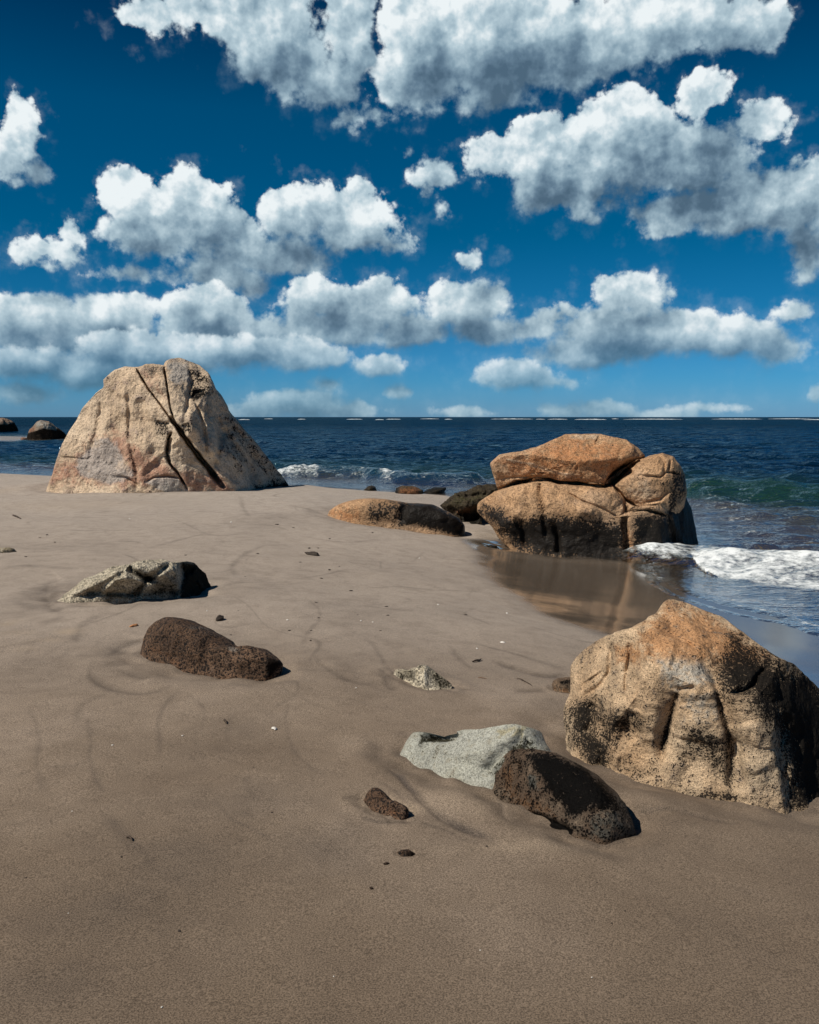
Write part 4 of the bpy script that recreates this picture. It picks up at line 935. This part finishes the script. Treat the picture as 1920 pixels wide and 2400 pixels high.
    tag(mesh_obj('offshore_surf', Vs, Fs, mf), kind='structure')
build_sea()

# ------------------------------------------------------------------ small things lying on the sand
def flat_mat(name, c0, c1, scale=60, rough=.8):
    m = bpy.data.materials.new(name); m.use_nodes = True; nt = m.node_tree; g = G(nt); b = nt.nodes['Principled BSDF']
    tc = N(nt, 'ShaderNodeTexCoord').outputs['Object']
    nt.links.new(g.ramp(g.noise(tc, scale, 3, .6), [(.35, c0), (.65, c1)]), b.inputs['Base Color']); b.inputs['Roughness'].default_value = rough
    return m
M_twig = flat_mat('twig_bark', (.03, .018, .01), (.07, .045, .028))
M_weed = flat_mat('dried_weed', (.014, .010, .007), (.05, .032, .02))
M_shell = flat_mat('shell', (.55, .50, .44), (.75, .72, .66))
M_orange = flat_mat('orange_shell', (.40, .16, .06), (.5, .25, .11))
GZ = None
def on_sand(px, py): return at(px, py)
def tube(name, pts, r, mat, k=6):
    """a thin tapering stalk along 3D points"""
    p = np.array(curve(pts, 5)); c = p[len(p) // 2].copy(); n = len(p); V = []; F = []
    for i in range(n):
        t = p[min(i + 1, n - 1)] - p[max(i - 1, 0)]; t = t / np.linalg.norm(t)
        a = np.cross(t, (0, 0, 1)); a = a / (np.linalg.norm(a) + 1e-9); b = np.cross(a, t)
        rr = r * (.35 + .65 * math.sin(math.pi * min(.9, (i + 1) / (n + 1)) + .2)) * (1 + .2 * math.sin(i * 2.1))
        for j in range(k):
            q = 2 * math.pi * j / k; V.append(p[i] + rr * (math.cos(q) * a + math.sin(q) * b) - c)
    for i in range(n - 1):
        for j in range(k): F.append((i * k + j, i * k + (j + 1) % k, (i + 1) * k + (j + 1) % k, (i + 1) * k + j))
    return mesh_obj(name, V, F, mat, loc=c)
def lump(name, px, py, w, d, h, mat, seed, bend=0):
    """a small torn scrap: flattened, ragged ellipsoid lying on the sand"""
    V, F = ico(3); V = V.copy()
    V *= 1 + .35 * perlin(V * 1.7 + seed)[:, None]
    V[:, 1] += bend * V[:, 0] ** 2
    V = V * np.array((w / 2, d / 2, h / 2)); rz = seed * 1.7; c, s = math.cos(rz * .3), math.sin(rz * .3)
    V = np.c_[V[:, 0] * c - V[:, 1] * s, V[:, 0] * s + V[:, 1] * c, V[:, 2]]
    p = on_sand(px, py)
    return mesh_obj(name, V, F, mat, loc=p + np.array((0, 0, h * .25)))
def shell(px, py, w, mat, seed):
    """a fan shaped half shell with ribs"""
    V = []; F = []; nr, na = 6, 17
    for i in range(nr):
        rr = i / (nr - 1)
        for j in range(na):
            t = -1.15 + 2.3 * j / (na - 1)
            r = w * rr * (1 - .12 * t * t) * (1 + .03 * math.cos(j * math.pi))
            V.append((r * math.sin(t), r * math.cos(t) - w * .5, w * (.30 * math.sin(math.pi * min(1, rr * .95 + .05)) * math.cos(t * .9) + .012 * (j % 2)) + .001))
    for i in range(nr - 1):
        for j in range(na - 1):
            a = i * na + j; F.append((a, a + 1, a + na + 1, a + na))
    o = mesh_obj('shell', V, F, mat, loc=on_sand(px, py)); o.rotation_euler = (0, 0, seed * 1.3)
    sm = o.modifiers.new('thickness', 'SOLIDIFY'); sm.thickness = w * .06
    return o
def stalk(px_pts, r, lift=.004):
    return [on_sand(*p) + np.array((0, 0, r + lift * (i % 2))) for i, p in enumerate(px_pts)]

def build_small():
    t = tube('stalk', stalk(cH((1098,305),(1130,312),(1170,330),(1200,350),(1222,364)), .0035), .0035, M_twig)
    tag(t, 'thin curved dark stalk on the sand left of the speckled boulder', 'twig')
    t = tube('twig', stalk(cH((755,174),(785,168),(810,162),(824,155)), .006), .007, M_twig)
    tag(t, 'short dark twig on the sand above the small peaked stone', 'twig')
    t = tube('straw', stalk(cH((800,295),(830,300),(868,306)), .003), .003, flat_mat('straw', (.16, .09, .05), (.2, .12, .07)))
    tag(t, 'thin reddish straw just right of the small peaked stone', 'straw')
    t = tube('twig', stalk(crop(((52,222),(66,228),(84,236)), 0, 1080, 1.725), .012), .014, M_twig)
    tag(t, 'thin dark stick on the pale sand below the tall boulder at the left', 'twig')
    t = tube('twig', stalk(crop(((906,1050),(912,1058),(918,1065)), 0, 1080, 1.725), .004), .006, M_twig)
    tag(t, 'short dark stick on the bare sand below the seal shaped brown rock', 'twig')
    t = tube('twig', stalk(crop(((532,203),(548,208),(558,218)), 0, 1850, 1.797), .003), .0045, M_twig)
    tag(t, 'small hooked twig in the dark sand patch at the lower left', 'twig')
    t = lump('seaweed_scrap', 517, 1453, .10, .05, .05, M_weed, 3, .8)
    tag(t, 'forked black seaweed scrap beside the top of the seal shaped rock', 'seaweed')
    t = lump('seaweed_scrap', 734, 1301, .20, .09, .06, M_weed, 5, .4)
    tag(t, 'largest black seaweed scrap on the sand between ribbed rock and broken boulder', 'seaweed')
    t = lump('shell_piece', 315, 1468, .075, .03, .025, M_orange, 2)
    tag(t, 'orange shell piece on the sand between ribbed rock and seal shaped rock', 'shell')
    t = shell(1476, 1929, .022, M_shell, 1); tag(t, 'white shell on the sand right of the black rounded rock', 'shell')
    t = shell(1178, 1506, .03, M_shell, 2); tag(t, 'white shell on the sand left of the speckled boulder near the wet sand', 'shell')
    t = shell(643, 1708, .03, M_shell, 4); tag(t, 'pale shell on the open sand below the seal shaped rock', 'shell')
    # the many bits of weed and shell hash strewn on the middle of the beach
    spots = cJ((470,488),(655,384),(853,405),(803,422),(762,465),(735,588),(748,664),(710,728),(600,729),(708,780),(718,858),(1090,608),(1490,650),(1098,652),(803,265),(1020,234),(1255,228),(620,210),(538,193),(910,528),(440,340),(376,458),(342,628),(305,752),(945,650),(1060,730),(76,348),(700,313),(745,312))
    spots += crop(((222,330),(162,312),(105,388),(806,962),(1068,493),(190,300),(655,1235),(1025,1240)), 0, 1080, 1.725)
    rnd = random.Random(4)
    for i, (px, py) in enumerate(spots):
        D = on_sand(px, py)[1]; s = D / FPX * rnd.uniform(5, 10)
        o = lump('weed_fragment', px, py, s, s * .6, s * .25, M_weed, i + .5, rnd.uniform(-.4, .6))
        tag(o, 'tiny dark fragment of dried weed on the beach among many like it', 'debris', 'weed fragments strewn over the sand')
    spots = cJ((305,183),(1258,364),(1352,598),(1700,642),(1678,790),(590,676),(938,1018),(184,630),(962,680),(1548,820),(1022,686))
    spots += crop(((1110,1085),(738,1112),(455,1150),(1440,918),(1378,1386),(935,248),(525,235)), 0, 1080, 1.725)
    spots += crop(((304,93),(682,918),(1406,788),(298,932),(288,522)), 0, 1850, 1.797) + crop(((1365,260),(1680,226),(298,678),(768,792)), 960, 1850, 1.797)
    for i, (px, py) in enumerate(spots):
        D = on_sand(px, py)[1]; s = D / FPX * rnd.uniform(3.5, 6)
        o = lump('shell_fragment', px, py, s, s * .7, s * .45, M_shell, i + 7.3)
        tag(o, 'tiny white chip of broken shell on the beach among many like it', 'debris', 'shell chips strewn over the sand')
    for i, (px, py) in enumerate(crop(((150,0),(1560,415),(755,598),(110,375),(512,285),(1145,98)), 0, 1850, 1.797)[1:] + crop(((908,514),(852,566),(975,352),(790,395),(325,240)), 960, 1850, 1.797)):
        D = on_sand(px, py)[1]; s = D / FPX * rnd.uniform(5, 8)
        o = lump('dark_grit', px, py, s, s * .8, s * .6, M_weed, i + 3.1)
        tag(o, 'tiny black speck of grit on the smooth foreground sand', 'debris', 'black specks on the foreground sand')
build_small()
